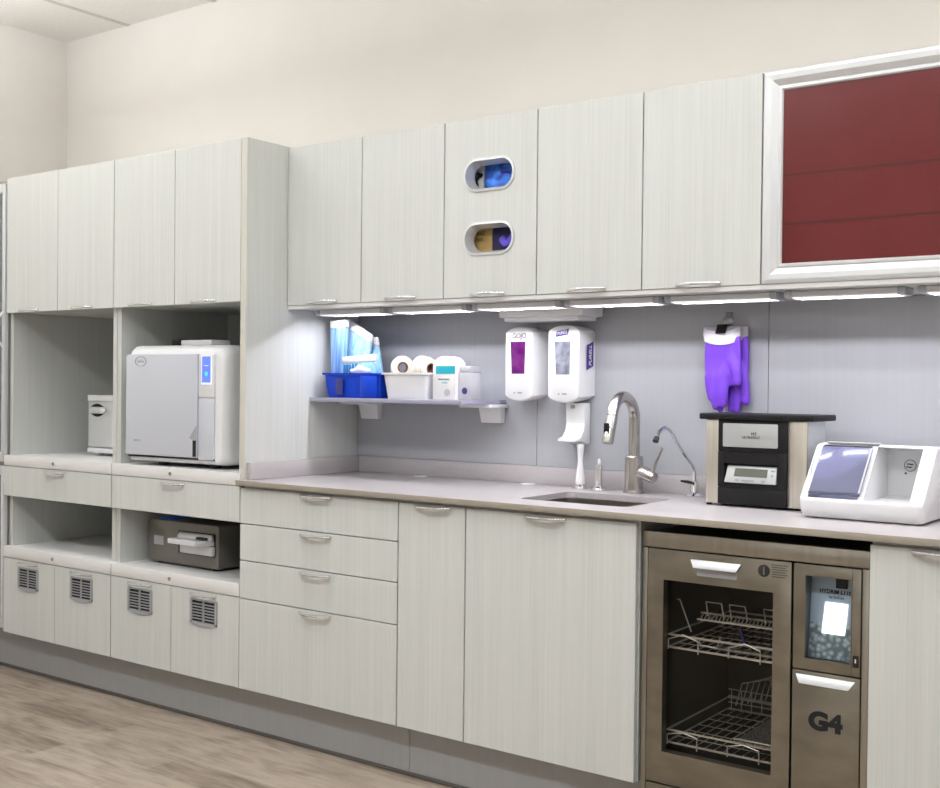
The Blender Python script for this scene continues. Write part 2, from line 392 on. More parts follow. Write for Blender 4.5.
# ------------------------------------------------------------------ shared cabinet hardware
def pull(parent, xc, yface, z, w=0.145, drop=0.0, name='handle'):
    """satin bow handle on a door face"""
    xc -= 0.014
    n = 12; out = []; inn = []
    for k in range(n+1):
        t = -1+2*k/n; x = xc+t*w/2; d = 0.024*(1-abs(t)**2.4)
        out.append((x, yface-0.0015-d-0.006)); inn.append((x, yface-0.0005-max(d-0.004, 0)))
    mb = MB().prism(out+inn[::-1], 'z', z-0.004, z+0.004, 0.0015)
    return mb.build(name, M['handle'], parent)

def slab(name, parent, x0, x1, yf, z0, z1, m='lam', t=DT):
    return MB().box(x0+0.002, x1-0.002, yf, yf+t, z0, z1, 0.0012, 1).build(name, M[m], parent, smooth=False)

def vent(parent, xc, zc, yf):
    w, h = 0.150, 0.092
    f = MB()
    # bowed frame outline with a curved lower edge, slats and centre bar
    top = zc+h/2; bot = zc-h/2
    f.box(xc-w/2, xc+w/2, yf-0.005, yf-0.0005, top-0.008, top, 0.0015)
    f.box(xc-w/2, xc-w/2+0.012, yf-0.005, yf-0.0005, bot, top-0.008)
    f.box(xc+w/2-0.012, xc+w/2, yf-0.005, yf-0.0005, bot, top-0.008)
    f.box(xc-0.004, xc+0.004, yf-0.005, yf-0.0005, bot, top-0.008)
    n = 10; lower = [(xc-w/2+w*k/n, bot-0.012*math.sin(PI*k/n)) for k in range(n+1)]
    f.prism(lower+[(xc+w/2, bot+0.006), (xc-w/2, bot+0.006)], 'y', yf-0.005, yf-0.0005)
    for k in range(1, 7):
        z = bot+0.006+(h-0.014)*k/7
        f.box(xc-w/2+0.01, xc+w/2-0.01, yf-0.005, yf-0.0015, z-0.0019, z+0.0019)
    g = f.build('vent_grille', M['vent'], parent, smooth=False)
    return g
def vent_back(parent, xc, zc, yf):
    return MB().box(xc-0.066, xc+0.066, yf-0.0012, yf-0.0002, zc-0.044, zc+0.042).build('vent_opening', M['black'], parent, smooth=False)

# ------------------------------------------------------------------ tall sterilisation tower: two cabinets
def tower(x0, x1, xm, label, right):
    t = thing('tall_cabinet', label, 'cabinet', (x0, -0.6, 0.0))
    c = MB()
    xi0, xi1 = x0+0.026, x1-(0.004 if right else 0.026)
    # carcass with open niches: sides, back, fixed decks
    c.box(x0+0.001, xi0, YT+DT+0.002, -0.004, ZB+0.003, TZ0-0.002)
    c.box(xi1, x1-0.001, YT+DT+0.002, -0.004, ZB+0.003, TZ0-0.002)
    c.box(xi0, xi1, -0.034, -0.004, ZB+0.003, TZ1-0.002)
    c.box(xi0, xi1, YT+0.02, -0.034, ZB+0.003, ZB+0.02)
    c.box(xi0, xi1, YT+0.02, -0.034, 0.80, 0.912)
    c.box(xi0, xi1, YT+0.02, -0.034, 0.492, 0.508)
    c.box(xi0, xi1, YT+0.022, -0.034, TZ0+0.002, TZ0+0.02)
    c.box(x0+0.001, xi0, YT+0.022, -0.004, TZ0-0.002, TZ1-0.002); c.box(xi1, x1-0.001, YT+0.022, -0.004, TZ0-0.002, TZ1-0.002)
    c.box(xi0, xi1, YT+0.022, -0.034, TZ1-0.02, TZ1-0.002)
    # plinth legs of the carcass down to the floor, behind the grey plinth
    c.box(x0+0.001, x1-0.001, -0.50, -0.05, 0.001, ZB+0.003)
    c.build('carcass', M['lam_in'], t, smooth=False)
    # upper doors
    for a, b in ((x0, xm), (xm, x1)):
        d = slab('door', t, a, b, YT, TZ0, TZ1)
        pull(d, (a+b)/2-(0.0), YT, TZ0+0.007, 0.14)
    # pull-out trays with a lock and the drawer between the niches
    xlo, xhi = x0+(0.002 if right else -0.004), x1-0.003
    if right: xhi = -0.022
    for z0, z1, th in ((0.920, 0.965, 0), (0.515, 0.5625, 0)):
        xin = min(xhi, x1-0.003); rr = rrect(xlo, xhi, YD-0.002, -0.04, (0.003, 0.003, 0.002, 0.002))
        P = [(xlo, -0.04), (xlo, YD+0.001), (xlo+0.003, YD-0.002), (xhi-0.003, YD-0.002), (xhi, YD+0.001), (xhi, YT-0.0015), (xin, YT-0.0015), (xin, -0.04)] if right else rr
        p = MB().prism(P, 'z', z0, z1, 0.0035).build('pull_out_tray', M['tray'], t)
        MB().lathe([(0.0075, YD-0.0045), (0.0075, YD-0.0015)], ((xlo+xhi)/2-0.012, 0, z0+0.023), 14, 'y').build('lock', M['grey_metal'], p)
    dr = slab('drawer', t, xlo-0.0015, xhi+0.0015, YD, 0.786, 0.9175)
    pull(dr, (xlo+xhi)/2+0.017, YD, 0.9045, 0.14)
    # vented doors
    mid = xm
    for a, b in ((xlo, mid), (mid, xhi)):
        d = slab('vented_door', t, a-0.0015, b+0.0015 if b == xhi else b, YD, ZB, 0.5115)
        cx = (a+b)/2
        vent(d, cx+0.0, 0.436, YD); vent_back(d, cx+0.0, 0.436, YD); pull(d, cx+0.012, YD, 0.4985, 0.145)
    return t
tower(-1.535, -0.775, -1.156, 'tall white laminate cabinet at far left, steel-fronted small box in its upper niche', False)
tower(-0.774, -0.031, -0.400, 'tall white laminate cabinet holding the big white steriliser in its niche', True)
# white wiring cover in the top of the right niche
tag(MB().box(-0.27, -0.10, -0.30, -0.25, 1.548, 1.589, 0.004).build('wiring_cover', M['offwhite']), 'small white wiring cover under the top of the niche above the big white steriliser', 'cover')

# end panel between tower and worktop
t = thing('end_panel', 'tall white laminate end panel rising from the left end of the worktop', 'panel', (-0.015, -0.3, CT))
MB().box(-0.0295, -0.0005, YT+0.0012, -0.004, CT+0.0005, TZ1+0.001).build('panel', M['lam'], t, smooth=False)
MB().box(-0.0300, 0.0, YT, YT+0.001, CT+0.0005, TZ1+0.001).build('edge_band', M['edge'], t, smooth=False)

# ------------------------------------------------------------------ base units
def base_carcass(x0, x1, t, open_top=False):
    c = MB()
    c.box(x0+0.001, x0+0.018, YD+DT+0.001, -0.03, ZB, CU-0.002); c.box(x1-0.018, x1-0.001, YD+DT+0.001, -0.03, ZB, CU-0.002)
    c.box(x0+0.018, x1-0.018, YD+DT+0.002, -0.03, ZB, ZB+0.017); c.box(x0+0.018, x1-0.018, -0.04, -0.03, ZB+0.017, CU-0.002)
    c.box(x0+0.018, x1-0.018, YD+DT+0.002, YD+DT+0.02, CU-0.05, CU-0.002)
    c.box(x0+0.02, x1-0.02, -0.50, -0.06, 0.001, ZB)
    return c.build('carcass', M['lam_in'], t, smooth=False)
t = thing('drawer_cabinet', 'white laminate base cabinet with four stacked drawers at left end of worktop', 'cabinet', (0.354, -0.6, 0))
base_carcass(-0.020, 0.729, t)
for z0, z1 in ((0.785, 0.9125), (0.651, 0.7815), (0.5125, 0.6475), (ZB, 0.509)):
    d = slab('drawer', t, -0.0205, 0.7285, YD, z0, z1); pull(d, 0.374, YD, z1-0.0115 if z1 < 0.9 else z1-0.008, 0.145)
t = thing('base_cabinet', 'narrow white base cabinet with one tall door beside the four drawers', 'cabinet', (0.865, -0.6, 0))
base_carcass(0.7295, 1.001, t)
d = slab('door', t, 0.7295, 1.001, YD, ZB, 0.9125); pull(d, 0.886, YD, 0.9045, 0.145)
t = thing('base_cabinet', 'wide white sink cabinet with one large door left of the steel washer', 'cabinet', (1.30, -0.6, 0))
base_carcass(1.0015, 1.601, t)
d = slab('door', t, 1.0015, 1.599, YD, ZB, 0.9125); pull(d, 1.309, YD, 0.9045, 0.145)
t = thing('base_cabinet', 'white base cabinet at far right edge, right of the steel washer', 'cabinet', (2.6, -0.6, 0))
base_carcass(2.244, 2.85, t)
d = slab('door', t, 2.2425, 2.848, YD, ZB, 0.9125); pull(d, 2.43, YD, 0.9045, 0.145)

# ------------------------------------------------------------------ worktop, sink
t = thing('worktop', 'long taupe worktop with low upstand running over the base cabinets', 'worktop', (1.3, -0.3, CU))
wt = MB().box(-0.0215, 2.87, -0.6404, -0.0005, CU, CT, 0.0025).build('slab', M['counter'], t)
SX0, SX1, SY0, SY1 = 1.118, 1.500, -0.505, -0.195
cut(wt, [MB().prism([(a-1.3, b+0.3) for a, b in rrect(SX0, SX1, SY0, SY1, 0.03)], 'z', -0.1, 0.1)])
MB().box(-0.0215, 2.87, -0.6426, -0.6405, CU, CT-0.0004, 0.0008).build('front_edge', M['counter_shade'], t)  # added strip, holds the darker front tone in place of shading
MB().box(0.021, 2.87, -0.020, -0.0005, CT+0.0003, 1.0055, 0.0015).build('back_upstand', M['counter'], t)
MB().box(0.0005, 0.020, -0.606, -0.0005, CT+0.0003, 1.0055, 0.0015).build('side_upstand', M['counter'], t)
# shadow line: dark batten under the front lip
t = thing('sink', 'rectangular stainless undermount sink set into the taupe worktop', 'sink', (1.309, -0.35, 0.72))
sk = MB(); bm = sk.bm
o1 = rrect(SX0-0.004, SX1+0.004, SY0-0.004, SY1+0.004, 0.034); o2 = rrect(SX0+0.02, SX1-0.02, SY0+0.02, SY1-0.02, 0.03)
o3 = rrect(SX0-0.016, SX1+0.016, SY0-0.016, SY1+0.016, 0.04); o4 = rrect(SX0-0.006, SX1+0.006, SY0-0.006, SY1+0.006, 0.036); o5 = rrect(SX0+0.018, SX1-0.018, SY0+0.018, SY1-0.018, 0.03)
loops = [(o3, CU-0.0005), (o1, CU-0.0005), (o1, 0.78), (o2, 0.757), (o5, 0.7545), (o4, 0.776), (o4, CU-0.003), (o3, CU-0.003)]
R = [[bm.verts.new((a, b, z)) for a, b in lp] for lp, z in loops]; n = len(R[0])
for A, B in zip(R, R[1:]+R[:1]):
    if (A is R[3]): continue
    for k in range(n): bm.faces.new([A[k], A[(k+1) % n], B[(k+1) % n], B[k]])
bm.faces.new(R[3]); bm.faces.new(R[4])
bmesh.ops.recalc_face_normals(bm, faces=bm.faces)
sk.build('basin', M['steel_sink'], t)
MB().lathe([(0.04, 0.7572), (0.04, 0.7605), (0.03, 0.7615), (0.012, 0.7595)], (1.309, -0.35, 0), 24).build('drain', M['chrome'], t)
for i, (x, y, lb) in enumerate(((0.367, -0.052, 'white round grommet cap on the worktop under the acrylic shelf'), (0.859, -0.052, 'white round grommet cap on the worktop below the soap dispenser'))):
    tag(MB().lathe([(0.029, CT+0.0003), (0.029, CT+0.002), (0.025, CT+0.0035)], (x, y, 0), 24).build('grommet_cap', M['white']), lb, 'cap', 'grommet caps on the worktop')

# ------------------------------------------------------------------ upper cabinets
UX = [0.001, 0.372, 0.744, 1.118, 1.494, 1.868]
ULAB = ['white laminate upper cabinet against the tall end panel', 'white laminate upper cabinet left of the one with oval ports',
        'white laminate upper cabinet with two oval glove ports in its door', 'white laminate upper cabinet above the hand sanitiser, right of the oval ports',
        'white laminate upper cabinet left of the red glass lift door']
def upper_carcass(x0, x1, t, z0=1.5745, z1=UZ1-0.003, bot=None):
    c = MB(); yf = YU+DT+0.001
    c.box(x0+0.0008, x0+0.017, yf, -0.001, z0, z1); c.box(x1-0.017, x1-0.0008, yf, -0.001, z0, z1)
    c.box(x0+0.017, x1-0.017, yf, -0.001, z0, z0+0.017); c.box(x0+0.017, x1-0.017, yf, -0.001, z1-0.017, z1)
    c.box(x0+0.017, x1-0.017, -0.012, -0.001, z0+0.017, z1-0.017)
    c.box(x0+0.017, x1-0.017, yf+0.03, -0.012, 1.90, 1.917)
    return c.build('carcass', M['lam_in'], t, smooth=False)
def light_rail(x0, x1, t):
    return MB().box(x0+0.0005, x1-0.0005, YU+0.004, YU+DT, 1.5735, UZ0-0.001).build('light_rail', M['tray'], t, smooth=False)
for i in range(5):
    x0, x1 = UX[i], UX[i+1]
    t = thing('upper_cabinet', ULAB[i], 'cabinet', ((x0+x1)/2, -0.2, 1.5745), group='single-door upper cabinets')
    upper_carcass(x0, x1, t); light_rail(x0, x1, t)
    d = slab('door', t, x0, x1, YU, UZ0, UZ1)
    hx = (x0+x1)/2+0.012
    pull(d, hx, YU, UZ0+0.009, 0.14 if i else 0.145)
    if i == 2:
        b = base_of(t)
        for zc in (1.9905, 1.780):
            xc = 0.930; w, h = 0.193, 0.098
            cut(d, [MB().prism([(a-b.x, c-b.z) for a, c in rrect(xc-w/2, xc+w/2, zc-h/2, zc+h/2, h/2-0.0005, 8)], 'y', -0.6, 0.4)])
            f = MB(); n = 8
            a0 = rrect(xc-w/2-0.006, xc+w/2+0.006, zc-h/2-0.006, zc+h/2+0.006, h/2+0.004, n)
            a1 = rrect(xc-w/2+0.002, xc+w/2-0.002, zc-h/2+0.002, zc+h/2-0.002, h/2-0.004, n)
            a2 = rrect(xc-w/2+0.014, xc+w/2-0.014, zc-h/2+0.012, zc+h/2-0.012, h/2-0.014, n)
            a3 = rrect(xc-w/2+0.002, xc+w/2-0.002, zc-h/2+0.002, zc+h/2-0.002, h/2-0.004, n)
            lo = [(a0, YU-0.0005), (a0, YU-0.004), (a1, YU-0.005), (a2, YU+0.034), (a3, YU+0.036), (a3, YU-0.0005)]
            R = [[f.bm.verts.new((p, yy, q)) for p, q in lp] for lp, yy in lo]; k_ = len(R[0])
            for A, B in zip(R, R[1:]+R[:1]):
                for k in range(k_): f.bm.faces.new([A[k], A[(k+1) % k_], B[(k+1) % k_], B[k]])
            bmesh.ops.recalc_face_normals(f.bm, faces=f.bm.faces)
            f.build('oval_port', M['alu'], d)
# things seen through the ports
yb = YU+0.06
def glovebox(x0, x1, z0, z1, mname, label, name='glove_box'):
    o = thing(name, label, 'box', ((x0+x1)/2, yb+0.05, z0))
    MB().box(x0, x1, yb, yb+0.10, z0, z1, 0.002).build('carton', M[mname], o, smooth=False)
    return o
zs = 1.9175
o = glovebox(0.765, 0.864, zs, 2.06, 'paper', 'white carton standing at left inside the upper oval port')
o = tag(MB().tube([(0.848, yb-0.010, 1.95), (0.838, yb-0.012, 1.985), (0.850, yb-0.010, 2.005), (0.862, yb-0.010, 2.0)], 0.008, 8).build('cable_loop', M['dark']), 'dark loop beside the white carton inside the upper oval port', 'cable')
o = glovebox(0.870, 1.06, zs, 2.06, 'glove_blue', 'bright blue glove bag filling the right of the upper oval port', 'glove_bag')
g = MB()
for k in range(9): g.ball((0.900+0.015*k, yb-0.006, 1.955+0.06*random.random()), 0.022, (1, 0.6, 0.9), 10)
gb = g.build('crumpled_film', M['glove_blue'], o); remesh(gb, 0.004, 3)
zs2 = 1.592
o = glovebox(0.765, 0.902, zs2, 1.85, 'kraft', 'brown card box at left inside the lower oval port')
text('lettering', 'NITRILE', 0.018, (0.008, -0.051, 0.215), M['ink'], o, shear=0.1); text('lettering', 'GLOVES', 0.014, (0.008, -0.051, 0.193), M['ink'], o)
o = glovebox(0.905, 1.06, zs2, 1.85, 'dark_card', 'dark blue glove box at right inside the lower oval port')
g = MB()
for k in range(6): g.ball((0.950+0.011*k, yb-0.004, 1.765+0.03*random.random()), 0.017, (1, 0.6, 0.9), 10)
gb = g.build('glove_tuft', M['glove_violet'], o); remesh(gb, 0.004, 3)

# lift-door cabinet with red glass
x0, x1 = 1.868, 2.64
t = thing('lift_cabinet', 'upper cabinet with red glass lift door in silver frame', 'cabinet', ((x0+x1)/2, -0.2, 1.5745))
upper_carcass(x0, x1, t); light_rail(x0, x1, t)
fr = MB()
fw = 0.056; xa, xb, za, zb_ = x0+0.0015, x1-0.0015, UZ0, UZ1
def loop(d, y): return [(xa+d, y, za+d), (xb-d, y, za+d), (xb-d, y, zb_-d), (xa+d, y, zb_-d)]
prof = [(0, YU+DT), (0, YU+0.001), (0.004, YU-0.003), (0.012, YU-0.005), (0.026, YU-0.004), (0.043, YU+0.004), (0.047, YU+0.002), (fw-0.004, YU+0.002), (fw, YU+0.006), (fw, YU+DT)]
R = [[fr.bm.verts.new(p) for p in loop(d, y)] for d, y in prof]
for A, B in zip(R, R[1:]+R[:1]):
    for k in range(4): fr.bm.faces.new([A[k], A[(k+1) % 4], B[(k+1) % 4], B[k]])
bmesh.ops.recalc_face_normals(fr.bm, faces=fr.bm.faces)
f = fr.build('lift_door', M['alu'], t, smooth=False)
MB().box(xa+fw-0.008, xb-fw+0.008, YU+0.008, YU+0.014, za+fw-0.008, zb_-fw+0.008).build('glass_pane', M['red_glass'], f, smooth=False)
for z in (1.887, 1.752):
    MB().box(xa+fw+0.001, xb-fw-0.001, YU+0.0074, YU+0.0081, z-0.004, z+0.004).build('shelf_line', M['red_line'], f, smooth=False)

# ------------------------------------------------------------------ under-cabinet lamps
LCOL = (0.935, 0.97, 1.02)
E_UC = 1.5
LX = [(0.066, 0.408), (0.426, 0.777), (0.802, 1.155), (1.170, 1.507), (1.526, 1.879), (1.903, 2.237), (2.271, 2.61)]
LLAB = ['slim under-cabinet lamp nearest the tall end panel', 'slim under-cabinet lamp above the white tape tray, second from the end panel',
        'slim under-cabinet lamp above the soap dispenser', 'slim under-cabinet lamp above the tall sink faucet',
        'slim under-cabinet lamp above the purple gloves', 'slim under-cabinet lamp under the left half of the red glass door',
        'slim under-cabinet lamp cut by the right picture edge']
LY = -0.280; LZT = 1.5748
for (a, b), lb in zip(LX, LLAB):
    t = thing('under_cabinet_light', lb, 'light', ((a+b)/2, LY, 1.54), group='lamps under the upper cabinets')
    h = MB()
    h.prism([(LY-0.044, 1.5565), (LY-0.040, 1.5545), (LY-0.032, 1.5555), (LY-0.032, 1.5715), (LY+0.036, 1.5715), (LY+0.036, 1.5525), (LY+0.040, 1.5525), (LY+0.040, LZT-0.0005), (LY-0.040, LZT-0.0005), (LY-0.044, 1.570)], 'x', a+0.02, b-0.02)
    h.build('housing', M['offwhite'], t)
    for x_ in (a, b-0.0205):
        MB().prism(rrect(LY-0.047, LY+0.042, 1.5525, LZT-0.0005, (0.010, 0.006, 0.002, 0.004), 4), 'x', x_, x_+0.0205, 0.003).build('end_cap', M['grey_plastic'], t)
    MB().box(a+0.022, b-0.022, LY-0.0415, LY-0.034, 1.5525, 1.5542, 0.0006).build('lens_strip', M['lamp'], t)
    MB().box(a+0.0225, b-0.0225, LY-0.006, LY+0.006, 1.5703, 1.5712).build('tube', M['lamp'], t)
    ld = bpy.data.lights.new('under_cabinet_lamp', 'AREA'); ld.shape = 'RECTANGLE'; ld.size = (b-a)-0.05; ld.size_y = 0.010
    ld.energy = E_UC*(b-a)/0.34; ld.color = (0.93, 0.92, 1.0)
    lo_ = bpy.data.objects.new('under_cabinet_lamp', ld); COL.objects.link(lo_); lo_.parent = t; lo_.location = (0, 0, 0.0298)

# ------------------------------------------------------------------ white box under the cabinets
t = thing('towel_dispenser', 'shallow white box hung under the upper cabinets above the two dispensers', 'dispenser', (0.97, -0.13, 1.525))
MB().box(0.805, 1.148, -0.170, -0.03, 1.534, 1.573, 0.005).build('body', M['white'], t)
MB().box(0.826, 1.128, -0.166, -0.04, 1.5205, 1.5337, 0.003).build('lower_lip', M['white'], t)

# ------------------------------------------------------------------ acrylic shelf with brackets and its load
t = thing('acrylic_shelf', 'translucent lavender acrylic shelf on two white brackets beside the end panel', 'shelf', (0.37, -0.15, 1.226))
MB().box(0.002, 0.735, -0.289, -0.013, 1.2262, 1.2425, 0.002).build('shelf_board', M['acrylic'], t)
for a in (0.042, 0.635):
    br = MB().box(a-0.030, a+0.112, -0.13, -0.0135, 1.2135, 1.2258, 0.003).build('bracket_plate', M['white'], t)
    MB().hexa([(a+0.006, -0.040, 1.157), (a+0.094, -0.040, 1.157), (a+0.094, -0.0135, 1.157), (a+0.006, -0.0135, 1.157),
               (a+0.002, -0.052, 1.2132), (a+0.098, -0.052, 1.2132), (a+0.098, -0.0135, 1.2132), (a+0.002, -0.0135, 1.2132)], 0.003).build('bracket_block', M['white'], br)
SZ = 1.2428
def bin_(name, label, x0, x1, y0, y1, h, m, fl=0.012, rim=0.006, slots=False):
    t = thing(name, label, 'tray', ((x0+x1)/2, (y0+y1)/2, SZ))
    w = 0.003; mb = MB(); b = mb.bm
    def lp(d, z): return [(p, q, z) for p, q in rrect(x0+d, x1-d, y0+d, y1-d, 0.012, 3)]
    loops = [lp(fl, SZ), lp(fl*0.15, SZ+h-0.008), lp(-rim, SZ+h-0.007), lp(-rim, SZ+h), lp(w, SZ+h), lp(fl+w, SZ+w)]
    R = [[b.verts.new(p) for p in l] for l in loops]; n = len(R[0])
    for A, B in zip(R, R[1:]):
        for k in range(n): b.faces.new([A[k], A[(k+1) % n], B[(k+1) % n], B[k]])
    b.faces.new(R[0][::-1]); b.faces.new(R[-1]); bmesh.ops.recalc_face_normals(b, faces=b.faces)
    mb.build('tub', M[m], t)
    if slots:   # wrap-round lips with a notch between, as moulded at the front corner
        MB().box(x0+0.07, x0+0.105, y0-0.0035, y0+0.001, SZ+0.012, SZ+h-0.022, 0.002).build('grip_slot', M['navy_ink'], t)
        MB().prism([(x0+0.19, y0-0.0005), (x0+0.21, y0-0.009), (x1-0.03, y0-0.009), (x1-0.012, y0-0.0005), (x1-0.012, y0+0.004), (x0+0.19, y0+0.004)], 'z', SZ+0.004, SZ+h-0.01, 0.002).build('label_holder', M['blue'], t)
    return t
bin_('blue_bin', 'royal blue plastic bin of pouches on the acrylic shelf', 0.048, 0.336, -0.262, -0.07, 0.094, 'blue', slots=True)
tray = bin_('tape_tray', 'white plastic tray holding tape rolls on the acrylic shelf', 0.348, 0.560, -0.262, -0.07, 0.096, 'white')
# packets of sterilisation pouches standing in the blue bin
def pouch(label, pts, y, th, film, lean=0.0, strip=0.035, stripes=False):
    """pts: bottom-left, bottom-right, top-right, top-left in (x,z); top band is white paper"""
    bl, br_, tr, tl = [Vector((p[0], 0, p[1])) for p in pts]
    t = thing('pouch_pack', label, 'pouches', ((bl.x+br_.x)/2, y, SZ+0.004))
    f = strip/(tl-bl).length
    ml, mr = tl.lerp(bl, f), tr.lerp(br_, f)
    def blk(a, b, c, d, y0a, y1a, y0b, y1b): return [(a.x, y0a, a.z), (b.x, y0a, b.z), (b.x, y1a, b.z), (a.x, y1a, a.z), (d.x, y0b, d.z), (c.x, y0b, c.z), (c.x, y1b, c.z), (d.x, y1b, d.z)]
    yl = y+lean*(1-f); yt = y+lean
    MB().hexa(blk(bl, br_, mr, ml, y, y+th, yl, yl+th), 0.002).build('film', M[film], t)
    MB().hexa(blk(ml+Vector((0, 0, .001)), mr+Vector((0, 0, .001)), tr, tl, yl-0.001, yl+th+0.001, yt-0.001, yt+th+0.001), 0.0015).build('paper_flap', M['paper'], t)
    if stripes:
        for k in range(5):
            u = 0.05+0.10*k; a = bl.lerp(br_, u); c = ml.lerp(mr, u*0.9+0.04)
            MB().tube([(a.x, y-0.0025, a.z), (c.x, yl-0.0030, c.z-0.004)], 0.0042, 6).build('pouch_edge', M['pouch_edge'], t)
    return t
pouch('tall deep blue pouch pack at left in the blue bin', [(0.067, 1.249), (0.118, 1.249), (0.127, 1.541), (0.046, 1.539)], -0.235, 0.022, 'film_deep', 0.012, 0.030)
pouch('tall pale blue pouch pack tilting to the right in the blue bin', [(0.075, 1.249), (0.196, 1.249), (0.215, 1.483), (0.101, 1.547)], -0.188, 0.014, 'film', 0.012, 0.036)
pouch('shorter pale blue pouch pack at right back of the blue bin', [(0.145, 1.249), (0.268, 1.249), (0.210, 1.477), (0.133, 1.479)], -0.150, 0.012, 'film', 0.012, 0.034)
pouch('short pouch pack with white flap at the front of the blue bin', [(0.126, 1.252), (0.290, 1.252), (0.286, 1.409), (0.120, 1.398)], -0.236, 0.010, 'film', 0.004, 0.026, True)
g = MB(); g.ball((0.225, -0.248, 1.350), 0.020, (1.5, 0.3, 0.8)); g.ball((0.255, -0.248, 1.345), 0.018, (1.4, 0.3, 0.7)); g.ball((0.195, -0.248, 1.345), 0.016, (1.4, 0.3, 0.7)); g.tube([(0.22, -0.2475, 1.35), (0.225, -0.2465, 1.258)], 0.012, 10, (1, 0.45))
o = g.build('crumpled_paper', M['paper']); remesh(o, 0.004, 2); tag(o, 'crumpled white paper tucked in the front of the blue bin', 'paper')
MB().box(0.366, 0.542, -0.244, -0.088, SZ+0.0035, SZ+0.0725, 0.003).build('raised_insert', M['offwhite'], tray)
# tape rolls
def tape(label, c, r=0.05, w=0.022, ri=0.018, rz=0.0, flat=False):
    t = thing('tape_roll', label, 'tape', c, rz, 'tape rolls in the white tray'); ax = 'z' if flat else 'y'
    MB().ring_lathe([(ri+0.004, -w/2), (r-0.002, -w/2), (r, -w/2+0.002), (r, w/2-0.002), (r-0.002, w/2), (ri+0.004, w/2)], (0, 0, 0), 36, ax).build('tape', M['tape'], t, world=False)
    MB().ring_lathe([(ri, -w/2-0.0005), (ri+0.0035, -w/2-0.0005), (ri+0.0035, w/2+0.0005), (ri, w/2+0.0005)], (0, 0, 0), 28, ax).build('core', M['tape_core'], t, world=False)
    return t
tz = SZ+0.0038
zt2 = tz+0.0690
tape('cream tape roll at left front of the white tray, brown core showing', (0.389, -0.196, zt2+0.0435), 0.043, 0.017, 0.017, 0.95)
tape('cream tape roll right behind the one with the brown core', (0.3785, -0.1785, zt2+0.0425), 0.042, 0.016, 0.017, 0.95)
tape('cream tape roll leftmost of the three edge-on rolls in the white tray', (0.466, -0.172, zt2+0.0435), 0.043, 0.018, 0.017, 1.3)
tape('cream tape roll in the middle of the three edge-on rolls in the white tray', (0.4855, -0.175, zt2+0.042), 0.0415, 0.018, 0.017, 1.3)
tape('cream tape roll nearest the teal-banded carton', (0.505, -0.178, zt2+0.0385), 0.038, 0.018, 0.017, 1.3)
# carton with teal band
t = thing('carton', 'white carton with rounded top and teal band at right end of the acrylic shelf', 'box', (0.615, -0.22, SZ))
prof = [(0.574, SZ), (0.676, SZ), (0.676, 1.362)] + [(0.625+0.051*math.cos(a), 1.362+0.036*math.sin(a)) for a in [PI*k/10 for k in range(1, 10)]] + [(0.574, 1.362)]
MB().prism(prof, 'y', -0.248, -0.185, 0.002).build('box', M['paper'], t)
MB().box(0.589, 0.675, -0.2486, -0.2482, 1.335, 1.363).build('teal_band', M['teal'], t, smooth=False)
text('lettering', 'MONITORING', 0.008, (0.010, -0.0285, 1.315-SZ), M['ink'], t); text('lettering', 'STRIPS', 0.009, (0.014, -0.0285, 1.303-SZ), M['teal'], t)
MB().lathe([(0.013, -0.2487), (0.013, -0.2482)], (0.640, 0, 1.268), 18, 'y').build('round_print', M['grey_plastic'], t)
# jar box with grey lid
t = thing('clear_box', 'clear plastic box with grey lid, rightmost on the acrylic shelf', 'box', (0.70, -0.2, SZ))
MB().box(0.6785, 0.732, -0.232, -0.165, SZ, 1.340, 0.003).build('body', M['clear_jar'], t)
MB().box(0.682, 0.729, -0.226, -0.17, 1.3403, 1.362, 0.003).build('lid', M['grey_plastic'], t)
MB().lathe([(0.012, -0.2327), (0.012, -0.2322)], (0.706, 0, 1.275), 18, 'y').build('round_print', M['navy'], t)

# ------------------------------------------------------------------ wall dispensers
def wall_dispenser(x0, x1, z0, z1, label, name, win):
    xc = (x0+x1)/2
    t = thing(name, label, 'dispenser', (xc, -0.012, z0))
    b = MB(); n = 10
    def outline(dl, dr_, top, bot, y):
        a_, c_ = x0+dl, x1-dr_; w = (c_-a_)/2; m_ = (c_+a_)/2; P = []
        for k in range(n+1):                       # bottom arc
            u = -1+2*k/n; P.append((m_+w*u, y, z0+bot+0.020*(abs(u)**2.5)))
        for k in range(n+1):                       # top arc
            u = 1-2*k/n; P.append((m_+w*u, y, z1-top-0.018*(abs(u)**3)))
        return P
    b.loft([outline(0.002, 0.0, 0.004, 0.006, -0.0125), outline(0.001, 0.001, 0.003, 0.003, -0.045), outline(0.0, 0.010, 0.002, 0.0, -0.090), outline(0.001, 0.013, 0.004, 0.002, -0.099), outline(0.006, 0.019, 0.010, 0.008, -0.103)])
    b.build('shell', M['white'], t)
    wx = xc-0.007
    f = MB().prism([(wx-0.033, z0+0.212), (wx-0.027, z0+0.098), (wx+0.027, z0+0.098), (wx+0.030, z0+0.212)], 'y', -0.1045, -0.1026, 0.0006)
    f.build('level_window', M[win], t)
    MB().lathe([(0.003, -0.1042), (0.003, -0.1032)], (xc-0.022, 0, z0+0.03), 10, 'y').build('indicator', M['lightink'], t)
    MB().box(xc-0.008, xc+0.010, -0.104, -0.1033, z0+0.028, z0+0.033).build('marking', M['lightink'], t)
    return t
t = wall_dispenser(0.788, 0.918, 1.240, 1.506, 'white wall soap dispenser with purple window, left of the sanitiser', 'soap_dispenser', 'magenta_window')
text('lettering', 'GOJO', 0.025, (-0.003, -0.0917, 0.232), M['grey_metal'], t, sx=0.9, bold=0.0010)
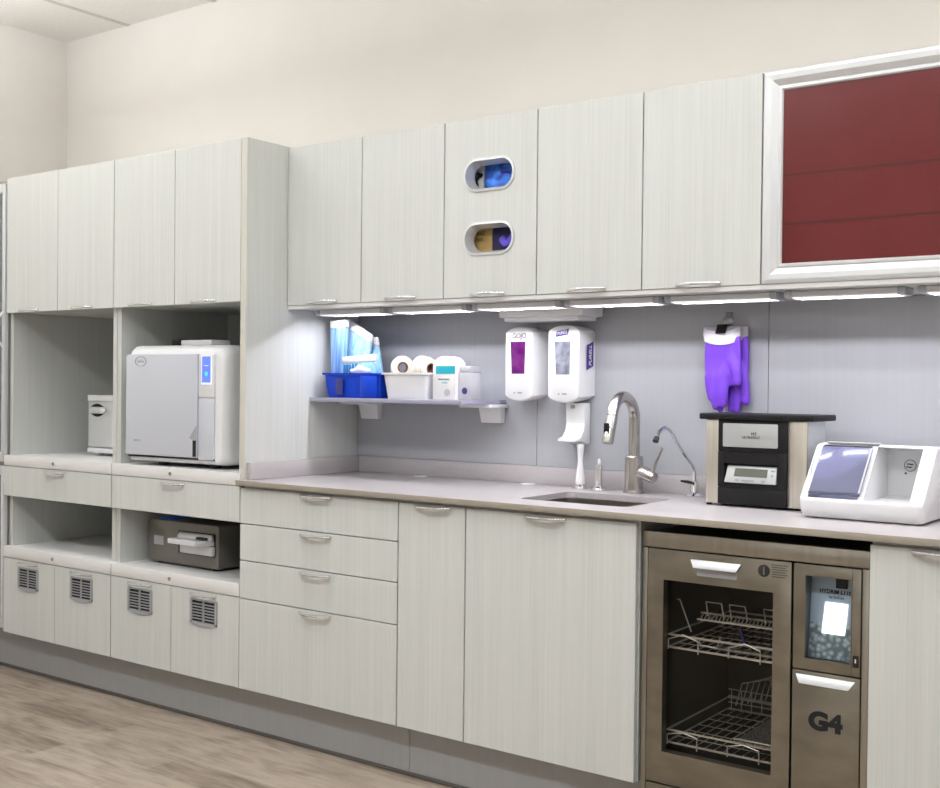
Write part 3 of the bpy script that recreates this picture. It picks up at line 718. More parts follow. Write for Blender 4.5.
t = wall_dispenser(0.969, 1.108, 1.238, 1.508, 'white wall sanitiser dispenser with grey window and drip tray', 'sanitiser_dispenser', 'grey_window')
bd = MB().prism([(1.002, 1.466), (1.051, 1.474), (1.056, 1.494), (1.007, 1.486)], 'y', -0.1042, -0.1032).build('violet_badge', M['violet_ink'], t)
text('lettering', 'PURELL', 0.0155, (1.029-1.0385, -0.0926, 1.480-1.238), M['white'], t, rot=(PI/2, -0.15, 0), sx=0.82, shear=0.2, bold=0.0003)
MB().prism([(-0.070, 1.352), (-0.026, 1.366), (-0.026, 1.452), (-0.070, 1.438)], 'x', 1.1078, 1.1085).build('violet_badge', M['violet_ink'], t)
text('lettering', 'PURELL', 0.0235, (1.1095-1.0385, -0.048+0.012, 1.402-1.238), M['white'], t, rot=(PI/2, -PI/2, PI/2), sx=0.92, shear=0.2, bold=0.0004)
# drip tray below the sanitiser
d = MB(); P = []
xt0, xt1 = 1.012, 1.100
ys = [(-0.016, 1.2378), (-0.060, 1.2378), (-0.058, 1.20), (-0.056, 1.165), (-0.062, 1.142), (-0.080, 1.121), (-0.112, 1.113), (-0.112, 1.105), (-0.075, 1.105), (-0.040, 1.094), (-0.016, 1.094)]
d.prism(ys, 'x', xt0+0.006, xt1-0.006, 0.004); d.build('drip_tray', M['white'], t)
MB().box(1.040, 1.058, -0.0625, -0.0585, 1.218, 1.230, 0.002).build('nozzle', M['lightink'], t)

# ------------------------------------------------------------------ gloves on a clip
tag(MB().tube(arc((1.604, 1.513), 0.013, 0, PI, 10, 'xz', -0.020)+[(1.591, -0.020, 1.490), (1.604, -0.020, 1.484), (1.617, -0.020, 1.490), (1.617, -0.020, 1.513)], 0.0025, 8).box(1.592, 1.616, -0.0155, -0.0125, 1.485, 1.540, 0.001).build('wall_hook', M['clear_hook']),
    'clear plastic hook on the grey backsplash above the purple gloves', 'hook')
t = thing('binder_clip', 'small black binder clip gripping the white glove cuffs', 'clip', (1.600, -0.05, 1.474))
MB().prism([(-0.084, 1.468), (-0.080, 1.468), (-0.064, 1.494), (-0.040, 1.494), (-0.021, 1.468), (-0.017, 1.468), (-0.036, 1.498), (-0.068, 1.498)], 'x', 1.586, 1.620, 0.0006).build('clip_body', M['dark'], t)
MB().tube([(1.592, -0.052, 1.4985), (1.590, -0.040, 1.512), (1.596, -0.030, 1.520), (1.604, -0.030, 1.520), (1.610, -0.040, 1.512), (1.608, -0.052, 1.4985)], 0.001, 6).build('clip_wire', M['chrome'], t)
def glove(label, xo, yo, fingers, thumb, cuffpts, sc=1.0):
    t = thing('rubber_glove', label, 'glove', (xo, yo, 1.30), group='purple gloves on the clip')
    g = MB(); sq = (1, 0.42)
    for k in range(5):
        u = -0.041+0.0205*k; g.tube([(xo+u*1.0, yo, 1.462), (xo+u*1.04, yo, 1.40), (xo+u*1.0, yo, 1.35), (xo+u*0.9, yo, 1.300)], [0.019, 0.021, 0.021, 0.009], 10, sq)
    for pts, rr in fingers+[thumb]:
        a, b, z = pts[0]; pts = [(a*0.9, b, z+0.055)]+pts; rr = [0.008]+rr
        g.tube([(xo+a, yo+b, z) for a, b, z in pts], rr, 10, (1, 0.75))
        a, b, z = pts[-1]; g.ball((xo+a, yo+b, z), rr[-1]*0.98, (1, 0.75, 1), 10)
    o = g.build('hand', M['purple'], t); remesh(o, 0.0032, 9)
    c = MB(); x0, x1, dip, y0 = cuffpts
    n = 12; F = []; 
    loops = []
    for z_, k_ in ((0, 0.96), (0.5, 1.03), (1.0, 1.0)):
        lp = []
        for k in range(24):
            a = 2*PI*k/24; u = math.cos(a); hx = (x1-x0)/2*k_
            zz = 1.446+0.044*z_ - dip*(1-u*u)*(1 if math.sin(a) < 0 else -0.2)
            lp.append(((x0+x1)/2+hx*u, yo+0.0125*math.sin(a)*k_+y0, zz))
        loops.append(lp)
    c.loft(loops); c.build('cuff', M['cuff'], t)
    return t
glove('purple rubber glove in front, thumb hanging to the right', 1.604, -0.062,
      [([(-0.045, 0, 1.33), (-0.043, 0, 1.29), (-0.041, 0.004, 1.262)], [0.017, 0.0145, 0.011]),
       ([(-0.022, 0, 1.33), (-0.026, -0.004, 1.275), (-0.022, -0.003, 1.236)], [0.018, 0.0155, 0.012]),
       ([(0.004, 0, 1.34), (0.006, -0.006, 1.28), (0.005, -0.006, 1.243)], [0.019, 0.017, 0.0135]),
       ([(0.018, 0, 1.34), (-0.004, 0.006, 1.28), (-0.010, 0.008, 1.226)], [0.015, 0.0135, 0.011])],
      ([(0.034, 0, 1.385), (0.050, -0.006, 1.345), (0.053, -0.008, 1.312)], [0.020, 0.017, 0.0135]), (1.537, 1.662, 0.014, 0))
glove('purple rubber glove behind, its fingers showing at lower right', 1.617, -0.031,
      [([(-0.02, 0, 1.33), (-0.026, 0, 1.28), (-0.03, 0, 1.24)], [0.017, 0.014, 0.011]),
       ([(0.004, 0, 1.33), (0.008, 0, 1.27), (0.004, 0, 1.228)], [0.017, 0.0145, 0.012]),
       ([(0.022, 0, 1.33), (0.026, -0.004, 1.27), (0.024, -0.004, 1.226)], [0.017, 0.0150, 0.012])],
      ([(0.034, 0, 1.37), (0.048, -0.004, 1.31), (0.056, -0.006, 1.252)], [0.020, 0.018, 0.014]), (1.552, 1.674, -0.004, 0))

# ------------------------------------------------------------------ taps and pumps
FX, FY = 1.303, -0.085
t = thing('sink_faucet', 'brushed nickel pull-down faucet behind the sink', 'faucet', (FX, FY, CT))
MB().lathe([(0.036, CT+0.0003), (0.036, CT+0.005), (0.031, CT+0.008), (0.0305, 1.062), (0.027, 1.066), (0.021, 1.066)], (FX, FY, 0), 28).build('body', M['nickel'], t)
rad = 0.078
neck = [(FX, FY, 1.064), (FX, FY, 1.13), (FX, FY, 1.185)]+arc((FY-rad, 1.185), rad, 0, PI*0.93, 16, 'yz', FX)[1:]
MB().tube(neck, 0.0185, 16).build('neck', M['nickel'], t)
e0 = Vector(neck[-1]); dr = (Vector(neck[-1])-Vector(neck[-2])).normalized()
sp = MB().tube([e0+dr*0.002, e0+dr*0.02, e0+dr*0.075, e0+dr*0.092], [0.0187, 0.0195, 0.0195, 0.0185], 18).build('spray_head', M['nickel'], t)
c0 = e0+dr*0.045
MB().box(c0.x-0.010, c0.x+0.010, c0.y-0.0225, c0.y-0.0165, c0.z-0.020, c0.z+0.020, 0.002).build('spray_button', M['dark'], sp)
lv = MB().tube([(FX+0.020, FY-0.005, 1.005), (FX+0.045, FY-0.012, 1.012), (FX+0.068, FY-0.018, 1.004), (FX+0.086, FY-0.022, 0.996)], [0.019, 0.022, 0.022, 0.019], 14).build('lever_hub', M['nickel'], t)
MB().tube([(FX+0.078, FY-0.020, 1.008), (FX+0.092, FY-0.020, 1.052), (FX+0.112, FY-0.020, 1.098)], [0.0065, 0.0055, 0.0055], 10).build('lever', M['nickel'], lv)

t = thing('soap_pump', 'slim white pump with chrome collar under the drip tray', 'pump', (1.096, -0.085, CT))
MB().lathe([(0.030, CT+0.0003), (0.030, CT+0.004), (0.020, CT+0.007), (0.020, CT+0.016), (0.017, CT+0.018)], (1.096, -0.085, 0), 24).build('collar', M['chrome'], t)
MB().lathe([(0.0165, CT+0.0185), (0.0155, 0.985), (0.012, 1.01), (0.0085, 1.04), (0.011, 1.075), (0.012, 1.092), (0.010, 1.096)], (1.096, -0.085, 0), 20).build('stem', M['white'], t)
t = thing('air_gap', 'short chrome pump left of the nickel faucet', 'pump', (1.170, -0.085, CT))
MB().lathe([(0.031, CT+0.0003), (0.031, CT+0.004), (0.020, CT+0.007), (0.020, CT+0.014), (0.014, CT+0.016), (0.013, 1.012), (0.0155, 1.014), (0.0155, 1.026), (0.010, 1.030)], (1.170, -0.085, 0), 24).build('post', M['chrome'], t)
MB().lathe([(0.005, 1.0303), (0.005, 1.045), (0.003, 1.05)], (1.170, -0.085, 0), 12).build('tip', M['white'], t)

GX, GY = 1.511, -0.062
t = thing('filter_tap', 'thin chrome filtered-water tap with black lever right of the nickel faucet', 'faucet', (GX, GY, CT))
MB().lathe([(0.028, CT+0.0003), (0.028, CT+0.003), (0.022, CT+0.008), (0.014, CT+0.012), (0.0135, 0.985), (0.011, 0.990)], (GX, GY, 0), 24).build('base', M['chrome'], t)
MB().tube([(GX+0.002, GY-0.014, 0.986), (GX-0.005, GY-0.04, 0.992), (GX-0.012, GY-0.068, 0.996)], [0.0075, 0.009, 0.006], 10, (2, 0.6)).build('lever', M['dark'], t)
nk = [(GX, GY, 0.988), (GX, GY, 1.025), (GX, GY-0.018, 1.045), (GX, GY-0.095, 1.095), (GX, GY-0.165, 1.150), (GX, GY-0.195, 1.168), (GX, GY-0.225, 1.172), (GX, GY-0.255, 1.160), (GX, GY-0.270, 1.142)]
MB().tube(nk, 0.0058, 10).build('spout', M['chrome'], t)
MB().tube([(GX, GY-0.2695, 1.1425), (GX, GY-0.279, 1.130)], [0.0085, 0.0095], 12).build('tip', M['dark'], t)

# ------------------------------------------------------------------ black and silver countertop steriliser
BX0, BX1, BYF, BYB = 1.645, 1.956, -0.270, -0.105
z0 = CT+0.007; zt = 1.2005
t = thing('countertop_unit', 'black and silver boxy unit with small grey display on the worktop', 'appliance', (1.80, -0.19, CT))
MB().box(BX0+0.004, BX1-0.004, BYF+0.012, BYB, z0, zt).build('case', M['alu'], t)
MB().box(BX0, BX0+0.042, BYF, BYF+0.0118, z0, zt, 0.002).build('front_trim', M['silver'], t); MB().box(BX1-0.056, BX1, BYF, BYF+0.0118, z0, zt, 0.002).build('front_trim', M['silver'], t)
MB().box(1.688, 1.8995, BYF-0.010, BYF+0.0118, 1.108, zt, 0.002).build('drawer_front', M['charcoal'], t)
MB().box(1.688, 1.8995, BYF-0.010, BYF+0.0118, z0, 0.9995, 0.002).build('lower_front', M['charcoal'], t)
cf = MB(); x0, x1 = 1.688, 1.8995
cf.box(x0, x0+0.02, BYF-0.010, BYF+0.0118, 1.001, 1.1065, 0.001); cf.box(x1-0.026, x1, BYF-0.010, BYF+0.0118, 1.001, 1.1065, 0.001)
cf.box(x0+0.02, x1-0.026, BYF-0.010, BYF+0.0118, 1.072, 1.1065); cf.box(x0+0.02, x1-0.026, BYF-0.010, BYF+0.0118, 1.001, 1.013); cf.box(x0+0.02, x1-0.026, BYF+0.008, BYF+0.0115, 1.013, 1.072)
cf.build('display_bezel', M['charcoal'], t)
pl = MB().hexa([(1.711, BYF-0.018, 1.015), (1.871, BYF-0.018, 1.015), (1.871, BYF+0.007, 1.015), (1.711, BYF+0.007, 1.015), (1.716, BYF-0.001, 1.066), (1.869, BYF-0.001, 1.066), (1.869, BYF+0.007, 1.066), (1.716, BYF+0.007, 1.066)], 0.003).build('keypad', M['plate'], t)
def onkp(z): return BYF-0.018+(z-1.015)*0.017/0.051
MB().hexa([(1.740, onkp(1.034)-0.0012, 1.034), (1.842, onkp(1.034)-0.0012, 1.034), (1.842, onkp(1.034)+0.001, 1.034), (1.740, onkp(1.034)+0.001, 1.034),
           (1.742, onkp(1.058)-0.0012, 1.058), (1.842, onkp(1.058)-0.0012, 1.058), (1.842, onkp(1.058)+0.001, 1.058), (1.742, onkp(1.058)+0.001, 1.058)]).build('lcd', M['lcd'], pl, smooth=False)
for (u, w_, zz) in ((1.752, 0.012, 1.023), (1.785, 0.04, 1.023), (1.832, 0.012, 1.023), (1.858, 0.012, 1.054), (1.858, 0.008, 1.040)):
    MB().box(u-w_/2, u+w_/2, onkp(zz)-0.0012, onkp(zz)-0.0003, zz-0.0025, zz+0.0025).build('key_print', M['lightink'], pl, smooth=False)
np_ = MB().prism(rrect(1.704, 1.874, 1.121, 1.191, 0.004), 'y', BYF-0.0125, BYF-0.0098, 0.0008).build('name_plate', M['plate'], t)
text('lettering', 'M3', 0.013, (1.800-1.80, BYF-0.0131+0.19, 1.161-CT), M['ink'], t, shear=0.2)
text('lettering', 'ULTRAFAST', 0.0105, (1.793-1.80, BYF-0.0131+0.19, 1.150-CT), M['ink'], t, sx=1.0)
lid = MB().prism([(1.626, BYF-0.008), (1.683, BYF-0.008), (1.694, BYF-0.020), (1.893, BYF-0.020), (1.904, BYF-0.008), (1.975, BYF-0.008), (1.982, -0.21), (1.982, -0.10), (1.626, -0.10)], 'z', zt+0.0005, 1.2195, 0.004)
lid.build('lid', M['charcoal'], t)
for x_ in (1.652, 1.70, 1.93):
    for y_ in (BYF+0.012, -0.13):
        MB().lathe([(0.009, CT+0.0004), (0.009, z0-0.0002)], (x_, y_, 0), 12).build('foot', M['dark'], t)

# ------------------------------------------------------------------ white double-chamber cleaner
t = thing('ultrasonic_cleaner', 'white wedge-shaped cleaner with clear blue lid at right end of the worktop', 'appliance', (2.15, -0.25, CT))
AX0, AX1 = 1.988, 2.318
prof = [(-0.402, CT+0.004), (-0.416, CT+0.020), (-0.424, CT+0.046), (-0.421, CT+0.056), (-0.416, CT+0.060), (-0.292, 1.135), (-0.284, 1.141), (-0.272, 1.144), (-0.085, 1.134), (-0.075, 1.125), (-0.075, CT+0.012), (-0.082, CT+0.004)]
b = MB(); loops = []
cy_ = -0.25; cz_ = CT+0.08
for x_, s_ in ((AX0, 0.90), (AX0+0.003, 0.955), (AX0+0.010, 0.985), (AX0+0.020, 1.0), (AX1-0.020, 1.0), (AX1-0.010, 0.985), (AX1-0.003, 0.955), (AX1, 0.90)):
    loops.append([(x_, cy_+(p-cy_)*s_, cz_+(q-cz_)*s_) for p, q in prof])
b.loft(loops)
body = b.build('body', M['white'], t)
bb = base_of(t)
def slope_y(z, off=0.0): return -0.416+(z-(CT+0.060))*(0.124/(1.135-CT-0.060))+off
zl, zh = CT+0.068, 1.128
def chamber(xa, xb, floor_z, yb_):
    # cutter: opening in the sloped face going to a vertical back wall and a flat floor
    P = [(slope_y(zl)-0.03, zl), (slope_y(zl)+0.008, floor_z), (yb_, floor_z+0.008), (yb_, zh-0.002), (slope_y(zh)-0.03, zh+0.015)]
    mb = MB(); lo = xa-bb.x; hi = xb-bb.x
    mb.prism([(p-bb.y, q-bb.z) for p, q in P], 'x', lo, hi); return mb
cut(body, [chamber(2.012, 2.148, CT+0.05, -0.16), chamber(2.162, 2.282, CT+0.05, -0.19)])
# clear hinged lid lying over the left chamber
nrm = Vector((0, -0.1327, 0.124)).normalized()
def sp_(x, z, h): return Vector((x, slope_y(z), z)) + nrm*h
ld_ = MB().hexa([sp_(2.010, zl-0.002, 0.001), sp_(2.152, zl-0.002, 0.001), sp_(2.152, zh+0.004, 0.001), sp_(2.010, zh+0.004, 0.001), sp_(2.014, zl+0.002, 0.009), sp_(2.150, zl+0.002, 0.009), sp_(2.150, zh+0.002, 0.009), sp_(2.014, zh+0.002, 0.009)], 0.002).build('clear_lid', M['lid_clear'], t)
MB().hexa([sp_(2.148, zl, 0.010), sp_(2.153, zl, 0.010), sp_(2.153, zh, 0.010), sp_(2.148, zh, 0.010), sp_(2.148, zl, 0.012), sp_(2.153, zl, 0.012), sp_(2.153, zh, 0.012), sp_(2.148, zh, 0.012)]).build('lid_edge', M['grey_plastic'], ld_, smooth=False)
MB().tube([sp_(2.003, zl+0.045, 0.003), sp_(2.001, zl+0.06, 0.007), sp_(2.001, zl+0.09, 0.007), sp_(2.003, zl+0.105, 0.003)], 0.002, 8).build('lid_grip', M['grey_plastic'], t)
MB().box(2.02, 2.165, -0.289, -0.262, 1.1425, 1.1480, 0.002).build('hinge_bar', M['grey_plastic'], t)
lg = MB().ring_lathe([(0.015, -0.1925), (0.0165, -0.1925), (0.0165, -0.1915), (0.015, -0.1915)], (2.222, 0, 1.085), 24, 'y').build('round_mark', M['ink'], t)
for (u, v, a_) in ((-0.004, 0.004, 0.5), (0.004, 0.003, 0.9), (0.0, -0.005, 0.2), (-0.008, -0.004, 1.0)):
    MB().box(2.222+u-0.004, 2.222+u+0.004, -0.1925, -0.1915, 1.085+v-0.0015, 1.085+v+0.0015).build('mark_print', M['ink'], lg, smooth=False)
MB().lathe([(0.003, -0.1925), (0.003, -0.1915)], (2.210, 0, 1.063), 10, 'y').build('screw', M['ink'], t)
for x_ in (2.02, 2.30):
    for y_ in (-0.375, -0.11): MB().lathe([(0.010, CT+0.0004), (0.010, CT+0.012)], (x_, y_, 0), 12).build('foot', M['dark'], t)

# ------------------------------------------------------------------ steel instrument washer
W = -0.602
t = thing('instrument_washer', 'stainless steel instrument washer with glass door under the worktop', 'washer', (1.92, -0.4, 0.0))
cs = MB()
cs.box(1.612, 1.618, W+0.03, -0.04, 0.02, 0.885); cs.box(2.232, 2.238, W+0.03, -0.04, 0.02, 0.885)
cs.box(1.618, 2.232, W+0.03, -0.04, 0.02, 0.03); cs.box(1.618, 2.232, -0.05, -0.04, 0.03, 0.885); cs.box(1.618, 2.232, W+0.03, -0.05, 0.878, 0.885)
cs.build('casing', M['steel_frame'], t, smooth=False)
for x_ in (1.66, 2.19):
    for y_ in (-0.53, -0.1): MB().lathe([(0.02, 0.0005), (0.02, 0.0195)], (x_, y_, 0), 14).build('foot', M['dark'], t)
MB().box(1.609, 2.239, W, W+0.029, 0.849, 0.893, 0.002).build('top_rail', M['steel_frame'], t)
MB().box(1.609, 1.6245, W, W+0.029, 0.03, 0.8465, 0.0015).build('side_rail', M['steel_frame'], t); MB().box(2.2215, 2.239, W, W+0.029, 0.03, 0.8465, 0.0015).build('side_rail', M['steel_frame'], t)
dx0, dx1, dz0, dz1 = 1.6265, 2.040, 0.193, 0.8455
door = MB().box(dx0, dx1, W-0.002, W+0.026, dz0, dz1, 0.002).build('wash_door', M['steel'], t)
b = base_of(t); gx0, gx1, gz0, gz1 = 1.675, 1.991, 0.282, 0.7615
cut(door, [MB().box(gx0-b.x, gx1-b.x, -0.5, 0.2, gz0, gz1)])
MB().box(gx0-0.004, gx1+0.004, W+0.0265, W+0.029, gz0-0.004, gz1+0.004).build('door_glass', M['smoke_glass'], door, smooth=False)
# trapezoid scoop handles
def scoop(x0, x1, zt_, zb_, parent, xi=0.014):
    h = MB().hexa([(x0+xi, W-0.0035, zb_+0.012), (x1-xi, W-0.0035, zb_+0.012), (x1-xi, W-0.0021, zb_+0.012), (x0+xi, W-0.0021, zb_+0.012),
               (x0, W-0.016, zt_), (x1, W-0.016, zt_), (x1, W-0.0021, zt_), (x0, W-0.0021, zt_)], 0.001).build('handle', M['alu'], parent)
    return h
h = MB().hexa([(1.771, W-0.020, 0.806), (1.893, W-0.020, 0.806), (1.893, W-0.0022, 0.806), (1.771, W-0.0022, 0.806), (1.757, W-0.007, 0.827), (1.904, W-0.007, 0.827), (1.904, W-0.0022, 0.827), (1.757, W-0.0022, 0.827)], 0.0012).build('handle', M['alu'], door)
MB().box(1.775, 1.890, W-0.0028, W-0.0021, 0.783, 0.8055).build('grip_recess', M['vent'], h, smooth=False)
ic = MB().lathe([(0.0165, W-0.0027), (0.0165, W-0.0021)], (1.9655, 0, 0.8165), 24, 'y').build('warning_mark', M['ink'], door)
MB().box(1.9635, 1.9675, W-0.0032, W-0.0027, 0.806, 0.827).build('mark_print', M['steel'], ic, smooth=False)
for k in range(6): MB().box(1.987, 2.030-0.006*(k % 2), W-0.0027, W-0.0021, 0.8335-0.0062*k, 0.8355-0.0062*k).build('print_line', M['ink'], door, smooth=False)
MB().box(1.6265, 2.040, W, W+0.026, 0.035, 0.189, 0.002).build('lower_panel', M['steel'], t)
# wash chamber
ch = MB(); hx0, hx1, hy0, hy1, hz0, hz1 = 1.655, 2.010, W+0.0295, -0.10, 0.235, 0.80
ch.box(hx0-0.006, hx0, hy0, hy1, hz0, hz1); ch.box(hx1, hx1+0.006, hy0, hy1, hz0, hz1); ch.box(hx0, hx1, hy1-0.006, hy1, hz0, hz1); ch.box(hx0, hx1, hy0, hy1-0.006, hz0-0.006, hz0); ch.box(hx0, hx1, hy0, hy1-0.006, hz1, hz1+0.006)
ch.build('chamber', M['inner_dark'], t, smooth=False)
def rack(zr, label, style):
    r = MB(); w = 0.0030; xa, xb, ya, yb2 = hx0+0.012, hx1-0.012, hy0+0.02, hy1-0.03
    for z in (zr, zr+0.035):
        r.tube([(xa, ya, z), (xb, ya, z), (xb, yb2, z), (xa, yb2, z), (xa, ya, z)], w, 6)
    n = 13
    for k in range(n):
        x = xa+(xb-xa)*k/(n-1); r.tube([(x, ya, zr), (x, yb2, zr)], 0.0013, 5)
    for k in range(7):
        y = ya+(yb2-ya)*k/6; r.tube([(xa, y, zr-0.002), (xb, y, zr-0.002)], 0.0015, 5)
    return r.build('rack', M['wire'], t)
def arches(rk, zr, y, n, w_, h_, x_off=0.0):
    for k in range(n):
        xc = hx0+0.06+x_off+k*0.18
        MB().tube([(xc-0.045, y, zr), (xc-0.045, y, zr+0.028), (xc, y, zr+h_), (xc+0.045, y, zr+0.032), (xc+0.045, y, zr-0.004)], 0.0022, 6).build('rack_foot', M['wire'], rk)
r1 = rack(0.565, 'upper', 0); arches(r1, 0.560, hy0+0.014, 2, 0.09, 0.045)
r2 = rack(0.296, 'lower', 0); arches(r2, 0.291, hy0+0.014, 2, 0.09, 0.04)
# instrument holder bars and loops on the upper rack
ih = MB()
for k in range(22): ih.tube([(1.735+0.011*k, -0.49, 0.640), (1.735+0.011*k, -0.465, 0.658)], 0.0018, 5)
ih.tube([(1.725, -0.49, 0.640), (1.975, -0.49, 0.640)], 0.0028, 6); ih.tube([(1.725, -0.465, 0.655), (1.975, -0.465, 0.655)], 0.0028, 6)
ih.build('instrument_comb', M['wire'], r1)
for xc in (1.775, 1.845, 1.945):
    MB().tube([(xc-0.022, -0.48, 0.650), (xc-0.028, -0.48, 0.690), (xc+0.018, -0.48, 0.690), (xc+0.026, -0.48, 0.650)], 0.0022, 6).build('wire_loop', M['wire'], r1)
MB().tube([(1.668, -0.5, 0.690), (1.675, -0.5, 0.692), (1.712, -0.5, 0.603)], 0.0022, 6).build('wire_loop', M['wire'], r1)
MB().tube([(1.735, -0.5, 0.59), (1.74, -0.5, 0.57), (1.79, -0.5, 0.568), (1.80, -0.5, 0.60)], 0.002, 6).build('wire_loop', M['wire'], r1)
tag(MB().hexa([(1.846, -0.45, 0.572), (1.855, -0.45, 0.572), (1.855, -0.44, 0.572), (1.846, -0.44, 0.572), (1.830, -0.45, 0.625), (1.838, -0.45, 0.625), (1.838, -0.44, 0.625), (1.830, -0.44, 0.625)], 0.001).build('instrument', M['violet_ink']), 'small violet-handled instrument on the upper washer rack', 'instrument')
# mesh basket and loops on the lower rack
mk = mat('perforated_steel', (0.55, 0.54, 0.52), 0.35, 0.7); noise_color(mk, (0.15, 0.15, 0.15), (0.9, 0.89, 0.87), 320, detail=1)
tb_ = thing('mesh_tray', 'fine mesh instrument tray on the lower washer rack', 'tray', (1.92, -0.40, 0.30))
MB().box(1.868, 1.990, -0.56, -0.30, 0.3365, 0.339, 0.001).build('mesh_plate', mk, tb_, smooth=False)
MB().tube([(1.868, -0.56, 0.345), (1.99, -0.56, 0.345), (1.99, -0.30, 0.345), (1.868, -0.30, 0.345), (1.868, -0.56, 0.345)], 0.002, 6).build('rim', M['wire'], tb_)
for k in range(6):
    y_ = -0.22+0.022*k
    MB().tube([(1.73+0.01*k, y_, 0.335), (1.75+0.01*k, y_, 0.405), (1.83, y_, 0.43), (1.95, y_, 0.405), (1.97, y_, 0.335)], 0.002, 6).build('wire_loop', M['wire'], r2)
bt = MB()
for k in range(9):
    bt.tube([(1.72+0.032*k, -0.23, 0.325), (1.72+0.032*k, -0.23, 0.385)], 0.0014, 5)
for z in (0.345, 0.365, 0.385): bt.tube([(1.71, -0.23, z), (1.985, -0.23, z)], 0.0014, 5)
bt.build('basket_wires', M['wire'], r2)
sa = MB().box(1.70, 1.97, -0.33, -0.30, 0.520, 0.530, 0.003)
for k in range(6): sa.lathe([(0.005, 0.530), (0.005, 0.534)], (1.72+0.046*k, -0.315, 0), 8)
sa.build('spray_arm', M['alu'], t)
# right column: display compartment and lower door
dd = MB().box(2.0455, 2.2195, W-0.002, W+0.012, 0.5745, 0.8455, 0.002).build('display_door', M['steel'], t)
cut(dd, [MB().box(2.077-b.x, 2.194-b.x, -0.5, 0.2, 0.6035, 0.8165)])
MB().box(2.077, 2.194, W-0.0005, W+0.001, 0.6035, 0.8165).build('display_glass', M['window_glass'], dd, smooth=False)
MB().box(2.1965, 2.1975, W-0.0025, W-0.0021, 0.577, 0.843).build('door_seam', M['ink'], dd, smooth=False)
sw = MB().box(2.2005, 2.2155, W-0.004, W-0.0021, 0.598, 0.628, 0.001).build('latch', M['dark'], dd); MB().box(2.206, 2.2095, W-0.0052, W-0.0041, 0.610, 0.620).build('latch_button', M['alu'], sw, smooth=False)
# recessed fascia behind the glass: leaning panel
yb1, yt1 = W+0.035, W+0.060
fa = MB().hexa([(2.073, yb1, 0.600), (2.198, yb1, 0.600), (2.198, yb1+0.006, 0.600), (2.073, yb1+0.006, 0.600), (2.073, yt1, 0.822), (2.198, yt1, 0.822), (2.198, yt1+0.006, 0.822), (2.073, yt1+0.006, 0.822)]).build('fascia', M['panel_blue'], t, smooth=False)
def fy(z): return yb1+(z-0.600)*(yt1-yb1)/0.222
MB().hexa([(2.074, fy(0.601)-0.001, 0.601), (2.197, fy(0.601)-0.001, 0.601), (2.197, fy(0.601)-0.0003, 0.601), (2.074, fy(0.601)-0.0003, 0.601), (2.074, fy(0.69)-0.001, 0.69), (2.197, fy(0.69)-0.001, 0.69), (2.197, fy(0.69)-0.0003, 0.69), (2.074, fy(0.69)-0.0003, 0.69)]).build('bubble_print', M['bubble'], fa, smooth=False)
sc_ = MB().hexa([(2.106, fy(0.665)-0.003, 0.665), (2.166, fy(0.665)-0.003, 0.665), (2.166, fy(0.665)-0.0012, 0.665), (2.106, fy(0.665)-0.0012, 0.665), (2.112, fy(0.745)-0.003, 0.745), (2.171, fy(0.745)-0.003, 0.745), (2.171, fy(0.745)-0.0012, 0.745), (2.112, fy(0.745)-0.0012, 0.745)]).build('screen', M['screen_white'], fa, smooth=False)
MB().box(2.138, 2.168, fy(0.79)-0.008, fy(0.79)-0.002, 0.783, 0.812, 0.002).build('sensor', M['dark'], fa)
text('lettering', 'HYDRIM L110', 0.0145, (2.136-1.92, fy(0.772)-0.0016+0.4, 0.772), M['ink'], fa, rot=(PI/2-0.11, 0, 0), sx=0.95, bold=0.0004)
text('lettering', 'by SciCan', 0.010, (2.140-1.92, fy(0.759)-0.0016+0.4, 0.759), M['ink'], fa, rot=(PI/2-0.11, 0, 0))
sd = MB().box(2.070, 2.0725, W+0.013, W+0.058, 0.60, 0.822).build('fascia_side', M['panel_side'], t, smooth=False)
MB().box(2.1985, 2.201, W+0.013, W+0.058, 0.60, 0.822).build('fascia_side', M['panel_side'], t, smooth=False)
lf = MB().box(2.0455, 2.2195, W-0.002, W+0.026, 0.035, 0.5715, 0.002).build('lower_door', M['steel'], t)
h = MB().hexa([(2.069, W-0.020, 0.541), (2.195, W-0.020, 0.541), (2.195, W-0.0022, 0.541), (2.069, W-0.0022, 0.541), (2.055, W-0.007, 0.562), (2.209, W-0.007, 0.562), (2.209, W-0.0022, 0.562), (2.055, W-0.0022, 0.562)], 0.0012).build('handle', M['alu'], lf)
text('lettering', 'G4', 0.062, (2.133-1.92, W-0.0024+0.4, 0.445), M['g4'], lf, sx=1.12, bold=0.0035)

# ------------------------------------------------------------------ big white steriliser in the upper right niche (local coordinates)
t = thing('steam_steriliser', 'big white steriliser with blue touchscreen in the upper niche of the tall cabinet', 'steriliser', (-0.692, -0.610, 0.9655), math.radians(4))
Wd, Dp, Ht = 0.535, 0.50, 0.474
def sect(ix, y, z0=0.014):
    return [(p, y, q) for p, q in rrect(ix, Wd-ix, z0+ix*0.6, Ht-ix*1.7, (0.006, 0.03, 0.05, 0.022), 5)]
MB().loft([sect(0.0, Dp), sect(0.0, 0.06), sect(0.002, 0.035), sect(0.010, 0.012), sect(0.020, 0.004)]).build('housing', M['white'], t, world=False)
cols = 0.400
MB().prism(rrect(0.006, cols-0.002, 0.042, Ht-0.036, (0.004, 0.002, 0.002, 0.012), 4), 'y', -0.010, 0.006, 0.003).build('chamber_door', M['white_cool'], t, world=False)
MB().prism(rrect(cols+0.001, 0.482, 0.272, Ht-0.038, 0.003, 2), 'y', -0.004, 0.006, 0.002).build('control_panel', M['white'], t, world=False)
